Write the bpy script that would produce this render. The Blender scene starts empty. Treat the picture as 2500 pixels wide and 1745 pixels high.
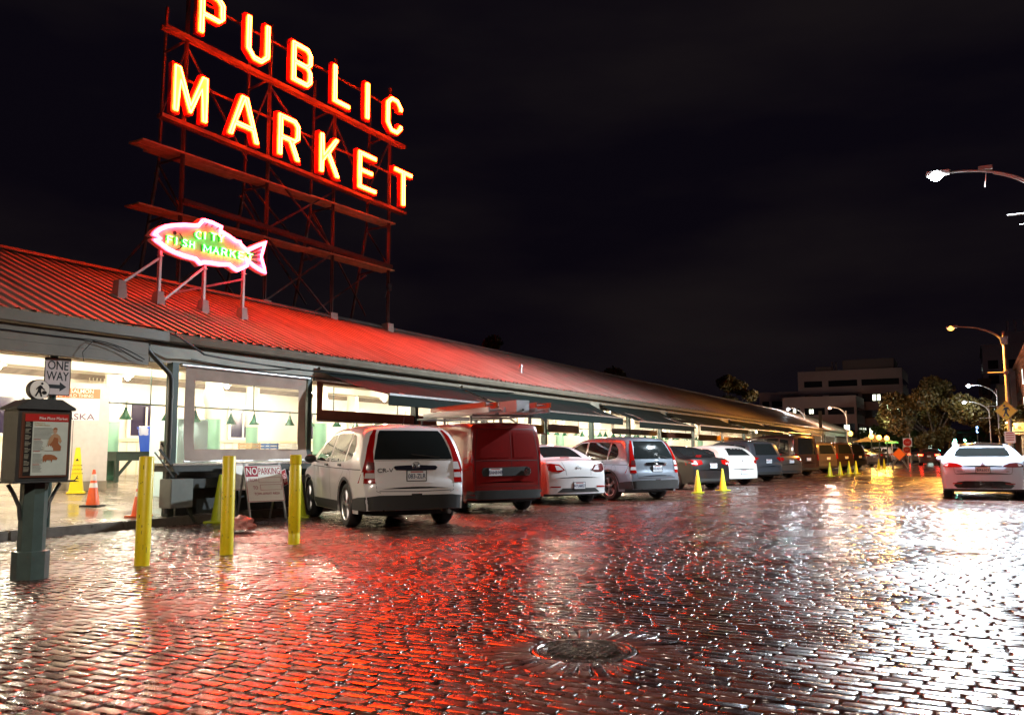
import bpy, bmesh, math, random
import numpy as np
from mathutils import Vector, Matrix
from mathutils.bvhtree import BVHTree
random.seed(7); rng = np.random.default_rng(7)
R = math.radians
scene = bpy.context.scene
col = scene.collection

# ------------------------------------------------------------ camera
cam_d = bpy.data.cameras.new('camera'); cam = bpy.data.objects.new('camera', cam_d); col.objects.link(cam)
cam_d.sensor_width = 36.0; cam_d.lens = 2100 / 2500 * 36; cam_d.clip_end = 2000; cam_d.clip_start = .05
cam.matrix_world = Matrix.Translation((0, 0, 1.25)) @ Matrix.Rotation(R(28.07), 4, 'Z') @ Matrix.Rotation(math.pi / 2 + math.atan(233.5 / 2100), 4, 'X') @ Matrix.Rotation(R(-.3), 4, 'Z')
scene.camera = cam

# ------------------------------------------------------------ night sky
w = bpy.data.worlds.new('World'); scene.world = w; w.use_nodes = True
nt = w.node_tree; nt.nodes.clear()
out = nt.nodes.new('ShaderNodeOutputWorld'); bg = nt.nodes.new('ShaderNodeBackground')
sky = nt.nodes.new('ShaderNodeTexSky'); sky.sky_type = 'NISHITA'; sky.sun_disc = False
sky.sun_elevation = R(-4); sky.sun_rotation = R(120)
tc = nt.nodes.new('ShaderNodeTexCoord'); mp = nt.nodes.new('ShaderNodeMapping'); mp.inputs['Scale'].default_value = (1.2, 1.2, 4)
nz = nt.nodes.new('ShaderNodeTexNoise'); nz.inputs['Scale'].default_value = 1.6; nz.inputs['Detail'].default_value = 5
rp = nt.nodes.new('ShaderNodeValToRGB')
rp.color_ramp.elements[0].position = .42; rp.color_ramp.elements[0].color = (.0009, .0006, .0014, 1)
rp.color_ramp.elements[1].position = .78; rp.color_ramp.elements[1].color = (.0034, .0025, .0027, 1)
mx = nt.nodes.new('ShaderNodeVectorMath'); mx.operation = 'SCALE'; mx.inputs['Scale'].default_value = .008
ad = nt.nodes.new('ShaderNodeVectorMath'); ad.operation = 'ADD'
nt.links.new(tc.outputs['Generated'], mp.inputs[0]); nt.links.new(mp.outputs[0], nz.inputs['Vector'])
nt.links.new(nz.outputs['Fac'], rp.inputs[0]); nt.links.new(sky.outputs[0], mx.inputs[0])
nt.links.new(rp.outputs[0], ad.inputs[0]); nt.links.new(mx.outputs[0], ad.inputs[1])
nt.links.new(ad.outputs[0], bg.inputs['Color']); bg.inputs['Strength'].default_value = 1.0
nt.links.new(bg.outputs[0], out.inputs[0])
vs = scene.view_settings; vs.view_transform = 'Standard'; vs.look = 'None'; vs.gamma = 1; vs.exposure = 1.5
scene.cycles.use_denoising = True
scene.cycles.max_bounces = 6; scene.cycles.diffuse_bounces = 3; scene.cycles.glossy_bounces = 3
scene.cycles.transmission_bounces = 4; scene.cycles.transparent_max_bounces = 6
scene.cycles.caustics_reflective = False; scene.cycles.caustics_refractive = False
scene.cycles.sample_clamp_indirect = 6.0; scene.cycles.use_light_tree = True

# ------------------------------------------------------------ materials
MATS = {}
def mat(name, c=(.5, .5, .5), rough=.5, metal=0., em=None, es=0., coat=0., var=0., vscale=8., bump=0., bscale=40., alpha=1., trans=0., spec=.5, rvar=0., stretch=None):
    if name in MATS: return MATS[name]
    m = bpy.data.materials.new(name); m.use_nodes = True; t = m.node_tree
    b = t.nodes['Principled BSDF']
    b.inputs['Base Color'].default_value = (*c, 1); b.inputs['Roughness'].default_value = rough
    b.inputs['Metallic'].default_value = metal; b.inputs['Coat Weight'].default_value = coat
    b.inputs['Coat Roughness'].default_value = .06; b.inputs['Specular IOR Level'].default_value = spec
    b.inputs['Alpha'].default_value = alpha; b.inputs['Transmission Weight'].default_value = trans
    if em: b.inputs['Emission Color'].default_value = (*em, 1); b.inputs['Emission Strength'].default_value = es
    if var or bump or rvar:
        tc = t.nodes.new('ShaderNodeTexCoord')
        n = t.nodes.new('ShaderNodeTexNoise'); n.inputs['Scale'].default_value = vscale; n.inputs['Detail'].default_value = 6; n.inputs['Roughness'].default_value = .62
        t.links.new(tc.outputs['Object'], n.inputs['Vector'])
        if stretch:
            mpp = t.nodes.new('ShaderNodeMapping'); mpp.inputs['Scale'].default_value = stretch; t.links.new(tc.outputs['Object'], mpp.inputs[0]); t.links.new(mpp.outputs[0], n.inputs['Vector'])
        if var:
            r = t.nodes.new('ShaderNodeValToRGB'); e = r.color_ramp.elements
            e[0].position = .3; e[1].position = .7
            e[0].color = (*[max(0, x * (1 - var)) for x in c], 1); e[1].color = (*[min(1, x * (1 + var * .6)) for x in c], 1)
            t.links.new(n.outputs['Fac'], r.inputs[0]); t.links.new(r.outputs[0], b.inputs['Base Color'])
        if rvar:
            mr = t.nodes.new('ShaderNodeMapRange'); mr.inputs[1].default_value = .3; mr.inputs[2].default_value = .7
            mr.inputs[3].default_value = max(.02, rough - rvar); mr.inputs[4].default_value = min(1, rough + rvar)
            t.links.new(n.outputs['Fac'], mr.inputs[0]); t.links.new(mr.outputs[0], b.inputs['Roughness'])
        if bump:
            n2 = t.nodes.new('ShaderNodeTexNoise'); n2.inputs['Scale'].default_value = bscale; n2.inputs['Detail'].default_value = 4
            t.links.new(tc.outputs['Object'], n2.inputs['Vector'])
            bp = t.nodes.new('ShaderNodeBump'); bp.inputs['Strength'].default_value = bump; bp.inputs['Distance'].default_value = .01
            t.links.new(n2.outputs['Fac'], bp.inputs['Height']); t.links.new(bp.outputs[0], b.inputs['Normal'])
    MATS[name] = m; return m

def emis(name, c, s): return mat(name, c, .4, em=c, es=s)

# ------------------------------------------------------------ mesh builder
class MB:
    def __init__(s): s.v = []; s.f = []; s.mi = []; s.cur = 0
    def add(s, vs, fs):
        o = len(s.v); s.v += [tuple(p) for p in vs]; s.f += [tuple(i + o for i in f) for f in fs]; s.mi += [s.cur] * len(fs)
    def box(s, x0, x1, y0, y1, z0, z1, M=None):
        vs = [(x0, y0, z0), (x1, y0, z0), (x1, y1, z0), (x0, y1, z0), (x0, y0, z1), (x1, y0, z1), (x1, y1, z1), (x0, y1, z1)]
        if M: vs = [M @ Vector(p) for p in vs]
        s.add(vs, [(0, 3, 2, 1), (4, 5, 6, 7), (0, 1, 5, 4), (1, 2, 6, 5), (2, 3, 7, 6), (3, 0, 4, 7)])
    def cbox(s, c, d, M=None):
        s.box(c[0] - d[0] / 2, c[0] + d[0] / 2, c[1] - d[1] / 2, c[1] + d[1] / 2, c[2] - d[2] / 2, c[2] + d[2] / 2, M)
    def bar(s, a, b, w, h=None, up=(0, 0, 1)):
        a = Vector(a); b = Vector(b); h = h or w; d = (b - a); L = d.length
        if L < 1e-6: return
        d.normalize(); u = Vector(up)
        if abs(d.dot(u)) > .98: u = Vector((0, 1, 0))
        x = d.cross(u).normalized(); z = x.cross(d)
        vs = [p + x * i * w / 2 + z * j * h / 2 for p in (a, b) for i, j in ((-1, -1), (1, -1), (1, 1), (-1, 1))]
        s.add(vs, [(0, 1, 2, 3), (7, 6, 5, 4), (0, 4, 5, 1), (1, 5, 6, 2), (2, 6, 7, 3), (3, 7, 4, 0)])
    def tube(s, pts, r, n=8, closed=False, r2=None):
        pts = [Vector(p) for p in pts]; N = len(pts); rings = []
        ref = None
        for i, p in enumerate(pts):
            if closed: d = (pts[(i + 1) % N] - pts[i - 1])
            else: d = pts[min(i + 1, N - 1)] - pts[max(i - 1, 0)]
            if d.length < 1e-9: d = Vector((0, 0, 1))
            d.normalize()
            if ref is None: ref = Vector((0, 0, 1)) if abs(d.z) < .9 else Vector((1, 0, 0))
            x = d.cross(ref)
            if x.length < 1e-3: x = d.cross(Vector((0, 1, 0)))
            x.normalize(); y = x.cross(d)
            rr = r if r2 is None else r + (r2 - r) * i / (N - 1)
            rings.append([p + x * rr * math.cos(2 * math.pi * k / n) + y * rr * math.sin(2 * math.pi * k / n) for k in range(n)])
            ref = y
        vs = [p for q in rings for p in q]; fs = []
        m = N if closed else N - 1
        for i in range(m):
            a = i * n; b = ((i + 1) % N) * n
            for k in range(n): fs.append((a + k, a + (k + 1) % n, b + (k + 1) % n, b + k))
        if not closed: fs += [tuple(range(n - 1, -1, -1)), tuple(range((N - 1) * n, N * n))]
        s.add(vs, fs)
    def cyl(s, a, b, r, n=16, r2=None): s.tube([a, b], r, n, r2=r2)
    def lathe(s, prof, n=24, M=None, cap=True):
        vs = []; fs = []
        for (r, z) in prof:
            for k in range(n):
                a = 2 * math.pi * k / n; p = Vector((r * math.cos(a), r * math.sin(a), z)); vs.append(M @ p if M else p)
        for i in range(len(prof) - 1):
            for k in range(n): fs.append((i * n + k, i * n + (k + 1) % n, (i + 1) * n + (k + 1) % n, (i + 1) * n + k))
        if cap:
            fs.append(tuple(range(n - 1, -1, -1))); fs.append(tuple(range((len(prof) - 1) * n, len(prof) * n)))
        s.add(vs, fs)
    def prism(s, poly, f0, f1):   # poly 2-D, f0/f1 map (a,b)->3-D
        n = len(poly); vs = [f0(*p) for p in poly] + [f1(*p) for p in poly]
        fs = [tuple(range(n - 1, -1, -1)), tuple(range(n, 2 * n))] + [(i, (i + 1) % n, n + (i + 1) % n, n + i) for i in range(n)]
        s.add(vs, fs)
    def sphere(s, c, r, n=12, m=8, sz=1.):
        prof = [(max(r * math.sin(math.pi * i / m), 1e-4), -r * sz * math.cos(math.pi * i / m)) for i in range(m + 1)]
        s.lathe(prof, n, Matrix.Translation(c), cap=False)
    def obj(s, name, m, parent=None, smooth=None, bevel=0, loc=None, rz=0):
        me = bpy.data.meshes.new(name); me.from_pydata(s.v, [], s.f); me.validate()
        ms = m if isinstance(m, (list, tuple)) else [m]
        for q in ms: me.materials.append(q)
        if len(ms) > 1 and len(s.mi) == len(me.polygons): me.polygons.foreach_set('material_index', s.mi)
        bm = bmesh.new(); bm.from_mesh(me)
        bmesh.ops.recalc_face_normals(bm, faces=bm.faces)
        if bevel: bmesh.ops.bevel(bm, geom=[e for e in bm.edges if e.is_manifold and e.calc_face_angle(0) > .6], offset=bevel, segments=2, affect='EDGES', clamp_overlap=True)
        bm.to_mesh(me); bm.free()
        return link(name, me, parent, smooth, loc, rz)

def link(name, me, parent=None, smooth=None, loc=None, rz=0):
    if smooth is not None:
        me.polygons.foreach_set('use_smooth', [True] * len(me.polygons)); me.set_sharp_from_angle(angle=R(smooth))
    o = bpy.data.objects.new(name, me); col.objects.link(o)
    if parent: o.parent = parent
    if loc: o.location = loc
    if rz: o.rotation_euler.z = rz
    return o
def tag(o, label, cat, group=None, kind=None):
    if label: o['label'] = label
    if cat: o['category'] = cat
    if group: o['group'] = group
    if kind: o['kind'] = kind
    return o
def thing(name, label, cat, loc=(0, 0, 0), rz=0, group=None):
    o = bpy.data.objects.new(name, None); col.objects.link(o); o.location = loc; o.rotation_euler = (0, 0, rz)
    o.empty_display_size = .2
    return tag(o, label, cat, group)
def kids(o): return [c for c in o.children]
def dup(o, parent=None, loc=None, rz=None, label=None, group=None):
    c = o.copy(); col.objects.link(c)
    if parent: c.parent = parent
    if loc is not None: c.location = loc
    if rz is not None: c.rotation_euler.z = rz
    if label: c['label'] = label
    if group: c['group'] = group
    for k in list(o.children): dup(k, c)
    return c
def light(kind, loc, energy, color, parent=None, size=.1, rot=None, spot=None, blend=.5, name='lamp_light'):
    d = bpy.data.lights.new(name, kind); d.energy = energy; d.color = color
    if kind == 'AREA': d.size = size
    else: d.shadow_soft_size = size
    if kind == 'SPOT': d.spot_size = R(spot or 150); d.spot_blend = blend
    o = bpy.data.objects.new(name, d); col.objects.link(o); o.location = loc
    if rot: o.rotation_euler = rot
    if parent: o.parent = parent
    return o
def text_mesh(s, size, extrude=.002, bevel=0, align='CENTER', sx=1.0, bold=0.0):
    cu = bpy.data.curves.new('txt', 'FONT'); cu.body = s; cu.size = size; cu.extrude = extrude; cu.align_x = align; cu.align_y = 'CENTER'
    cu.offset = bold; cu.resolution_u = 3; cu.bevel_depth = bevel
    o = bpy.data.objects.new('txt', cu); col.objects.link(o)
    dg = bpy.context.evaluated_depsgraph_get(); me = bpy.data.meshes.new_from_object(o.evaluated_get(dg))
    bpy.data.objects.remove(o); bpy.data.curves.remove(cu)
    if sx != 1.0:
        for v in me.vertices: v.co.x *= sx
    return me
def text(name, s, size, m, parent, M, **k):
    me = text_mesh(s, size, **k); me.transform(M); me.materials.clear(); me.materials.append(m)
    return link(name, me, parent)
def frame(origin, xdir, zdir=(0, 0, 1)):   # text frame: x along xdir, y up along zdir
    x = Vector(xdir).normalized(); y = Vector(zdir); y = (y - x * y.dot(x)).normalized(); z = x.cross(y)
    M = Matrix((x, y, z)).transposed().to_4x4(); return Matrix.Translation(origin) @ M
def offset_poly(p, d):   # positive d = inward for counter-clockwise polygons
    n = len(p); o = []
    A = sum(p[i][0] * p[(i + 1) % n][1] - p[(i + 1) % n][0] * p[i][1] for i in range(n))
    sg = 1 if A > 0 else -1
    for i in range(n):
        a, b, c = Vector(p[i - 1]), Vector(p[i]), Vector(p[(i + 1) % n])
        e1 = (b - a).normalized(); e2 = (c - b).normalized()
        n1 = Vector((-e1.y, e1.x)) * sg; n2 = Vector((-e2.y, e2.x)) * sg
        m = (n1 + n2); k = m.dot(n1)
        o.append(tuple(b + m * (d / max(k, .35))))
    return o
def filled(loops, depth, name='shape'):   # polygon with holes -> prism mesh in xy, z +-depth
    cu = bpy.data.curves.new(name, 'CURVE'); cu.dimensions = '2D'; cu.fill_mode = 'BOTH'; cu.extrude = depth
    for L in loops:
        sp = cu.splines.new('POLY'); sp.points.add(len(L) - 1)
        for q, p in zip(sp.points, L): q.co = (p[0], p[1], 0, 1)
        sp.use_cyclic_u = True
    o = bpy.data.objects.new(name, cu); col.objects.link(o)
    dg = bpy.context.evaluated_depsgraph_get(); me = bpy.data.meshes.new_from_object(o.evaluated_get(dg))
    bpy.data.objects.remove(o); bpy.data.curves.remove(cu)
    return me
def fzl(x): return .13 + .055 * (-12.8 - x)   # sloping arcade floor

# palette
PAINT_G = mat('green_paint', (.016, .04, .03), .4, var=.3, vscale=3, bump=.1)
GREY = mat('grey_painted_metal', (.19, .16, .12), .45, var=.2, vscale=2.5, rvar=.1, bump=.08)
DGREY = mat('dark_painted_steel', (.035, .04, .037), .4, var=.35, vscale=5, bump=.1)
STEEL = mat('sign_steel', (.12, .055, .045), .5, metal=.2, var=.4, vscale=4)
GALV = mat('galvanised_steel', (.5, .5, .5), .35, metal=.9, var=.25, vscale=6)
CREAM = mat('cream_paint', (.85, .79, .66), .5, var=.08, vscale=1.5)
WHITE = mat('white_paint', (.8, .78, .72), .5, var=.06, vscale=2)
BLACK = mat('black_paint', (.012, .012, .012), .4)
RUB = mat('black_rubber', (.012, .012, .012), .75, var=.3, bump=.1)
REDPAINT = mat('red_sign_paint', (.35, .015, .02), .35)
WOOD = mat('plank_wood', (.5, .28, .14), .6, var=.35, vscale=5, bump=.2)
# ============================================================ GROUND
def wet_brick_mat(name, far=False):
    m = bpy.data.materials.new(name); m.use_nodes = True; t = m.node_tree; b = t.nodes['Principled BSDF']
    tc = t.nodes.new('ShaderNodeTexCoord')
    n = t.nodes.new('ShaderNodeTexNoise'); n.inputs['Scale'].default_value = 14; n.inputs['Detail'].default_value = 8; n.inputs['Roughness'].default_value = .65
    t.links.new(tc.outputs['Object'], n.inputs['Vector'])
    r = t.nodes.new('ShaderNodeValToRGB'); e = r.color_ramp.elements
    e[0].position = .32; e[0].color = (.016, .006, .0045, 1); e[1].position = .72; e[1].color = (.085, .029, .018, 1)
    if far:
        bt = t.nodes.new('ShaderNodeTexBrick'); bt.inputs['Scale'].default_value = 1; bt.inputs['Brick Width'].default_value = .23; bt.inputs['Row Height'].default_value = .105
        bt.inputs['Mortar Size'].default_value = .009; bt.inputs['Mortar Smooth'].default_value = .6
        bt.inputs['Color1'].default_value = (.8, .8, .8, 1); bt.inputs['Color2'].default_value = (.3, .3, .3, 1); bt.inputs['Mortar'].default_value = (0, 0, 0, 1)
        t.links.new(tc.outputs['Object'], bt.inputs['Vector']); tint = bt.outputs['Color']
    else:
        at = t.nodes.new('ShaderNodeAttribute'); at.attribute_name = 'tint'; tint = at.outputs['Fac']
    mm = t.nodes.new('ShaderNodeMath'); mm.operation = 'MULTIPLY_ADD'; mm.inputs[1].default_value = .55; mm.inputs[2].default_value = -.25
    t.links.new(tint, mm.inputs[0])
    a = t.nodes.new('ShaderNodeMath'); a.operation = 'ADD'; t.links.new(mm.outputs[0], a.inputs[0]); t.links.new(n.outputs['Fac'], a.inputs[1])
    t.links.new(a.outputs[0], r.inputs[0]); t.links.new(r.outputs[0], b.inputs['Base Color'])
    big = t.nodes.new('ShaderNodeTexNoise'); big.inputs['Scale'].default_value = .7; big.inputs['Detail'].default_value = 3
    t.links.new(tc.outputs['Object'], big.inputs['Vector'])
    s1 = t.nodes.new('ShaderNodeMath'); s1.operation = 'MULTIPLY_ADD'; s1.inputs[1].default_value = .5
    t.links.new(n.outputs['Fac'], s1.inputs[0]); t.links.new(big.outputs['Fac'], s1.inputs[2])
    mr = t.nodes.new('ShaderNodeMapRange'); mr.inputs[1].default_value = .5; mr.inputs[2].default_value = 1.0; mr.inputs[3].default_value = .1; mr.inputs[4].default_value = .4
    t.links.new(s1.outputs[0], mr.inputs[0]); t.links.new(mr.outputs[0], b.inputs['Roughness'])
    b.inputs['Specular IOR Level'].default_value = .55
    b.inputs['Coat Weight'].default_value = .35; b.inputs['Coat Roughness'].default_value = .1
    n2 = t.nodes.new('ShaderNodeTexNoise'); n2.inputs['Scale'].default_value = 90; n2.inputs['Detail'].default_value = 5
    n3 = t.nodes.new('ShaderNodeTexNoise'); n3.inputs['Scale'].default_value = 6; n3.inputs['Detail'].default_value = 3
    for q in (n2, n3): t.links.new(tc.outputs['Object'], q.inputs['Vector'])
    hsum = t.nodes.new('ShaderNodeMath'); hsum.operation = 'MULTIPLY_ADD'; hsum.inputs[1].default_value = 1.0
    t.links.new(n3.outputs['Fac'], hsum.inputs[0]); t.links.new(n2.outputs['Fac'], hsum.inputs[2])
    h = hsum.outputs[0]
    if far:
        h2 = t.nodes.new('ShaderNodeMath'); h2.operation = 'MULTIPLY_ADD'; h2.inputs[1].default_value = -3.5
        t.links.new(bt.outputs['Fac'], h2.inputs[0]); t.links.new(h, h2.inputs[2]); h = h2.outputs[0]
    bp = t.nodes.new('ShaderNodeBump'); bp.inputs['Strength'].default_value = .25 if far else .42; bp.inputs['Distance'].default_value = .0035
    t.links.new(h, bp.inputs['Height']); t.links.new(bp.outputs[0], b.inputs['Normal']); t.links.new(bp.outputs[0], b.inputs['Coat Normal'])
    return m
BRICK = wet_brick_mat('wet_brick'); BRICKFAR = wet_brick_mat('wet_brick_far', True)
ASPH = mat('wet_asphalt', (.03, .03, .032), .3, var=.3, vscale=3, rvar=.15, bump=.3, bscale=60)
JOINT = mat('joint_grit', (.012, .009, .007), .85, spec=.2, var=.4, vscale=20, bump=.4)
SIDE = mat('wet_concrete', (.24, .19, .15), .2, var=.35, vscale=.9, rvar=.14, bump=.12, bscale=14)
KERB = mat('kerb_stone', (.12, .1, .08), .35, var=.4, vscale=5, rvar=.1, bump=.3)

MH = (-2.26, 5.19)
def bricks():
    recs = []   # cx, cy, ang, length, width, lift, tiltx, tilty
    rowh = .098
    y = 1.2; row = 0
    while y < 46:
        ll = -12.7; rr = 1.45
        hi = .224
        # only keep what the camera region and its side steps can see
        x = ll + (row % 2) * .11 + random.uniform(-.02, .02)
        lim = -.36 * y - 1.2 if y > 6 else ll
        while x < rr:
            L = random.choice((.2, .215, .215, .225))
            cx = x + L / 2
            if not (cx < -1.35 * y - 3.2) and math.hypot(cx - MH[0], y - MH[1]) > 0 and math.hypot(max(abs(cx - MH[0]) - .11, 0), y - MH[1]) > .53:
                wob = .003 * math.sin(cx * .9 + y * .35) + .012 * math.sin(cx * .23)
                recs.append((cx, y + wob, random.gauss(0, .006), L - .013, rowh - random.uniform(.012, .02), random.gauss(0, .0017), random.gauss(0, .009), random.gauss(0, .012)))
            x += L
        y += rowh; row += 1
    for k in range(38):
        a = 2 * math.pi * k / 38
        recs.append((MH[0] + .5 * math.cos(a), MH[1] + .5 * math.sin(a), a, .31, .068, .004 + random.gauss(0, .002), random.gauss(0, .02), random.gauss(0, .02)))
    A = np.array(recs); N = len(A)
    hl = A[:, 3] / 2; hw = A[:, 4] / 2
    rings = [(1.0, 1.0, 0., 0., -.02), (1.0, 1.0, .0, .0, -.003), (1, 1, -.005, -.004, .001), (1, 1, -.014, -.011, .0023)]
    V = []
    for sx, sy, ox, oy, z in rings:
        for i, j in ((-1, -1), (1, -1), (1, 1), (-1, 1)):
            lx = i * (hl + ox); ly = j * (hw + oy)
            cr = rng.normal(0, .0022, N)
            zz = z + A[:, 5] + lx * A[:, 6] + ly * A[:, 7] + (0 if z < -.01 else 1) * rng.normal(0, .0007, N)
            zz = np.where(z < -.01, z, zz)
            X = A[:, 0] + (lx + cr) * np.cos(A[:, 2]) - ly * np.sin(A[:, 2]); Y = A[:, 1] + (lx + cr) * np.sin(A[:, 2]) + ly * np.cos(A[:, 2])
            V.append(np.stack([X, Y, zz], 1))
    V = np.stack(V, 1).reshape(-1, 3)       # N*16
    F = []
    for k in range(3):
        for i in range(4): F.append((k * 4 + i, k * 4 + (i + 1) % 4, k * 4 + 4 + (i + 1) % 4, k * 4 + 4 + i))
    F.append((12, 13, 14, 15)); F = np.array(F)
    FF = (F[None] + (np.arange(N) * 16)[:, None, None]).reshape(-1, 4)
    base = len(V)
    # joint bed
    V = np.concatenate([V, np.array([(-12.8, -6, -.014), (1.5, -6, -.014), (1.5, 46.1, -.014), (-12.8, 46.1, -.014)])])
    me = bpy.data.meshes.new('brick_road'); nf = len(FF) + 1
    me.vertices.add(len(V)); me.vertices.foreach_set('co', V.astype(np.float32).ravel())
    me.loops.add(nf * 4); me.loops.foreach_set('vertex_index', np.concatenate([FF.ravel(), [base, base + 1, base + 2, base + 3]]).astype(np.int32))
    me.polygons.add(nf); me.polygons.foreach_set('loop_start', (np.arange(nf) * 4).astype(np.int32))
    try: me.polygons.foreach_set('loop_total', np.full(nf, 4, np.int32))
    except Exception: pass
    me.polygons.foreach_set('use_smooth', np.concatenate([np.ones(nf - 1, bool), [False]]))
    me.update(); me.validate()
    me.materials.append(BRICK); me.materials.append(JOINT)
    mi = np.zeros(nf, np.int32); mi[-1] = 1; me.polygons.foreach_set('material_index', mi)
    at = me.attributes.new('tint', 'FLOAT', 'POINT'); tv = np.repeat(rng.random(N), 16); at.data.foreach_set('value', np.concatenate([tv, [0] * 4]).astype(np.float32))
    o = link('brick_road', me); o['kind'] = 'structure'
bricks()
m = MB(); m.box(-12.8, 1.5, 46.1, 150, -.3, -.001); o = m.obj('street', BRICKFAR); o['kind'] = 'structure'
m = MB(); m.box(-400, 400, -100, 700, -1, -.32); o = m.obj('ground', ASPH); o['kind'] = 'structure'
m = MB(); m.box(-120, 120, 150, 330, -.31, -.02); o = m.obj('cross_street', ASPH); o['kind'] = 'structure'
# arcade floor and kerbs
m = MB(); P = [(-12.97, .05), (-12.97, fzl(-12.97)), (-24, fzl(-24)), (-24, .05)]
m.prism(P, lambda a, b: (a, -8, b), lambda a, b: (a, 120, b)); o = m.obj('arcade_floor', SIDE); o['kind'] = 'structure'
m = MB()
y = -8
while y < 120:
    m.box(-12.975, -12.8, y, y + 1.985, -.05, .135); y += 2
o = m.obj('kerb', KERB, bevel=.02); o['kind'] = 'structure'
m = MB()
y = -8
while y < 150:
    m.box(1.5, 1.66, y, y + 1.985, -.05, .135); y += 2
o = m.obj('kerb', KERB, bevel=.02); o['kind'] = 'structure'
m = MB(); m.box(1.66, 5.2, -8, 150, -.05, .13); o = m.obj('pavement', SIDE); o['kind'] = 'structure'

# manhole
mh = thing('manhole_cover', 'round cast iron manhole cover ringed by radial bricks in the wet road', 'manhole cover', (MH[0], MH[1], 0))
IRON = mat('cast_iron', (.16, .13, .11), .22, metal=.8, var=.4, vscale=10, bump=.3, rvar=.1)
m = MB(); m.lathe([(.335, -.02), (.335, .003), (.325, .008), (.30, .008), (.293, .001), (.293, -.02)], 48); m.obj('rim', IRON, mh, smooth=40)
m = MB(); m.lathe([(.286, -.02), (.286, .004), (.262, .004), (.258, -.004), (.001, -.004)], 48, cap=False)
for i in range(-5, 6):
    for j in range(-5, 6):
        x, y = i * .048, j * .048
        if math.hypot(x, y) < .235:
            if (i + j) % 2: m.cbox((x, y, .003), (.07, .016, .016))
            else: m.cbox((x, y, .002), (.016, .07, .016))
m.obj('cover', IRON, mh, smooth=30)

# ============================================================ MARKET HALL
Y0, Y1 = 1.5, 116.
ROOF = mat('corrugated_roof_metal', (.30, .245, .21), .55, metal=.0, var=.45, vscale=1.3, rvar=.12, stretch=(.35, 2.2, .35), bump=.15, bscale=3)
hall = thing('market_hall', 'long open-fronted market hall with ribbed metal roof and lit arcade inside', 'market hall')
def slope(x0, z0, x1, z1, y):   # roof profile
    return
m = MB()
pitch = .27; n = int((Y1 - Y0) / pitch)
prof = [(0, 0), (.15, 0), (.175, .035), (.245, .035), (.27, 0)]
Xa, Za, Xb, Zb = -12.82, 3.48, -17.55, 5.50
pts = []
for i in range(n):
    for a, h in prof[:-1]: pts.append((Y0 + i * pitch + a, h))
pts.append((Y0 + n * pitch, 0))
nx = -(Zb - Za); L = math.hypot(Xb - Xa, Zb - Za)
ux, uz = (Zb - Za) / L, -(Xb - Xa) / L
vs = []; fs = []
for (yy, h) in pts:
    vs += [(Xa + ux * h, yy, Za + uz * h), (Xb + ux * h, yy, Zb + uz * h)]
for i in range(len(pts) - 1): fs.append((2 * i, 2 * i + 2, 2 * i + 3, 2 * i + 1))
m.add(vs, fs)
m.obj('roof_sheet', ROOF, hall)
m = MB(); m.box(-.02, 0, Y0, Y1, 0, 1);
m = MB(); m.prism([(Xa + .02, Za - .03), (Xb, Zb - .03), (-24.2, 2.9), (-24.2, 2.75), (Xb, Zb - .15), (Xa + .02, Za - .12)], lambda a, b: (a, Y0, b), lambda a, b: (a, Y1, b)); m.obj('roof_deck', ROOF, hall)
m = MB(); m.prism([(Xb + .22, Zb - .03), (Xb, Zb + .08), (Xb - .25, Zb - .03), (Xb - .25, Zb - .01), (Xb, Zb + .1), (Xb + .22, Zb - .01)][::-1], lambda a, b: (a, Y0, b), lambda a, b: (a, Y1, b)); m.obj('ridge_cap', ROOF, hall)
# gutter with rivets, eaves beam
m = MB(); m.prism([(-12.96, 3.36), (-12.96, 3.46), (-12.8, 3.46), (-12.76, 3.40), (-12.79, 3.31), (-12.86, 3.28), (-12.96, 3.30)], lambda a, b: (a, 10.6, b), lambda a, b: (a, Y1, b))
y = 10.9
while y < 80: m.cbox((-12.79, y, 3.47), (.03, .03, .03)); y += .55
m.obj('gutter', GREY, hall)
m = MB(); m.box(-13.1, -12.98, 10.5, Y1, 2.93, 3.26); m.obj('eaves_beam', mat('eaves_beam_paint', (.3, .28, .22), .5, var=.3, vscale=1.2), hall)
# left canopy
m = MB(); m.box(-12.66, -12.55, -4, 10.56, 3.26, 3.43); m.box(-13.2, -12.68, -4, 10.56, 3.30, 3.42)
m.obj('canopy_edge', GREY, hall, bevel=.008)
m = MB(); m.box(-12.8, -12.69, -4, 10.23, 2.99, 3.24); m.box(-12.8, -12.675, -4, 10.23, 2.82, 2.985); m.obj('canopy_fascia', GREY, hall)
m = MB()
for k in range(46):   # peeling strip along canopy top
    y = 5 + k * .125; m.cbox((-12.6 - random.random() * .08, y, 3.44), (.07 + .05 * random.random(), .12, .015 + .02 * random.random()))
m.obj('flashing', mat('peeling_flashing', (.35, .25, .16), .7, var=.8, vscale=30), hall)
m = MB(); m.box(-23., -12.75, -4, Y1, 3.15, 3.24, None); m.obj('ceiling', mat('ceiling_paint', (.82, .78, .68), .5), hall) if False else None
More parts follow.
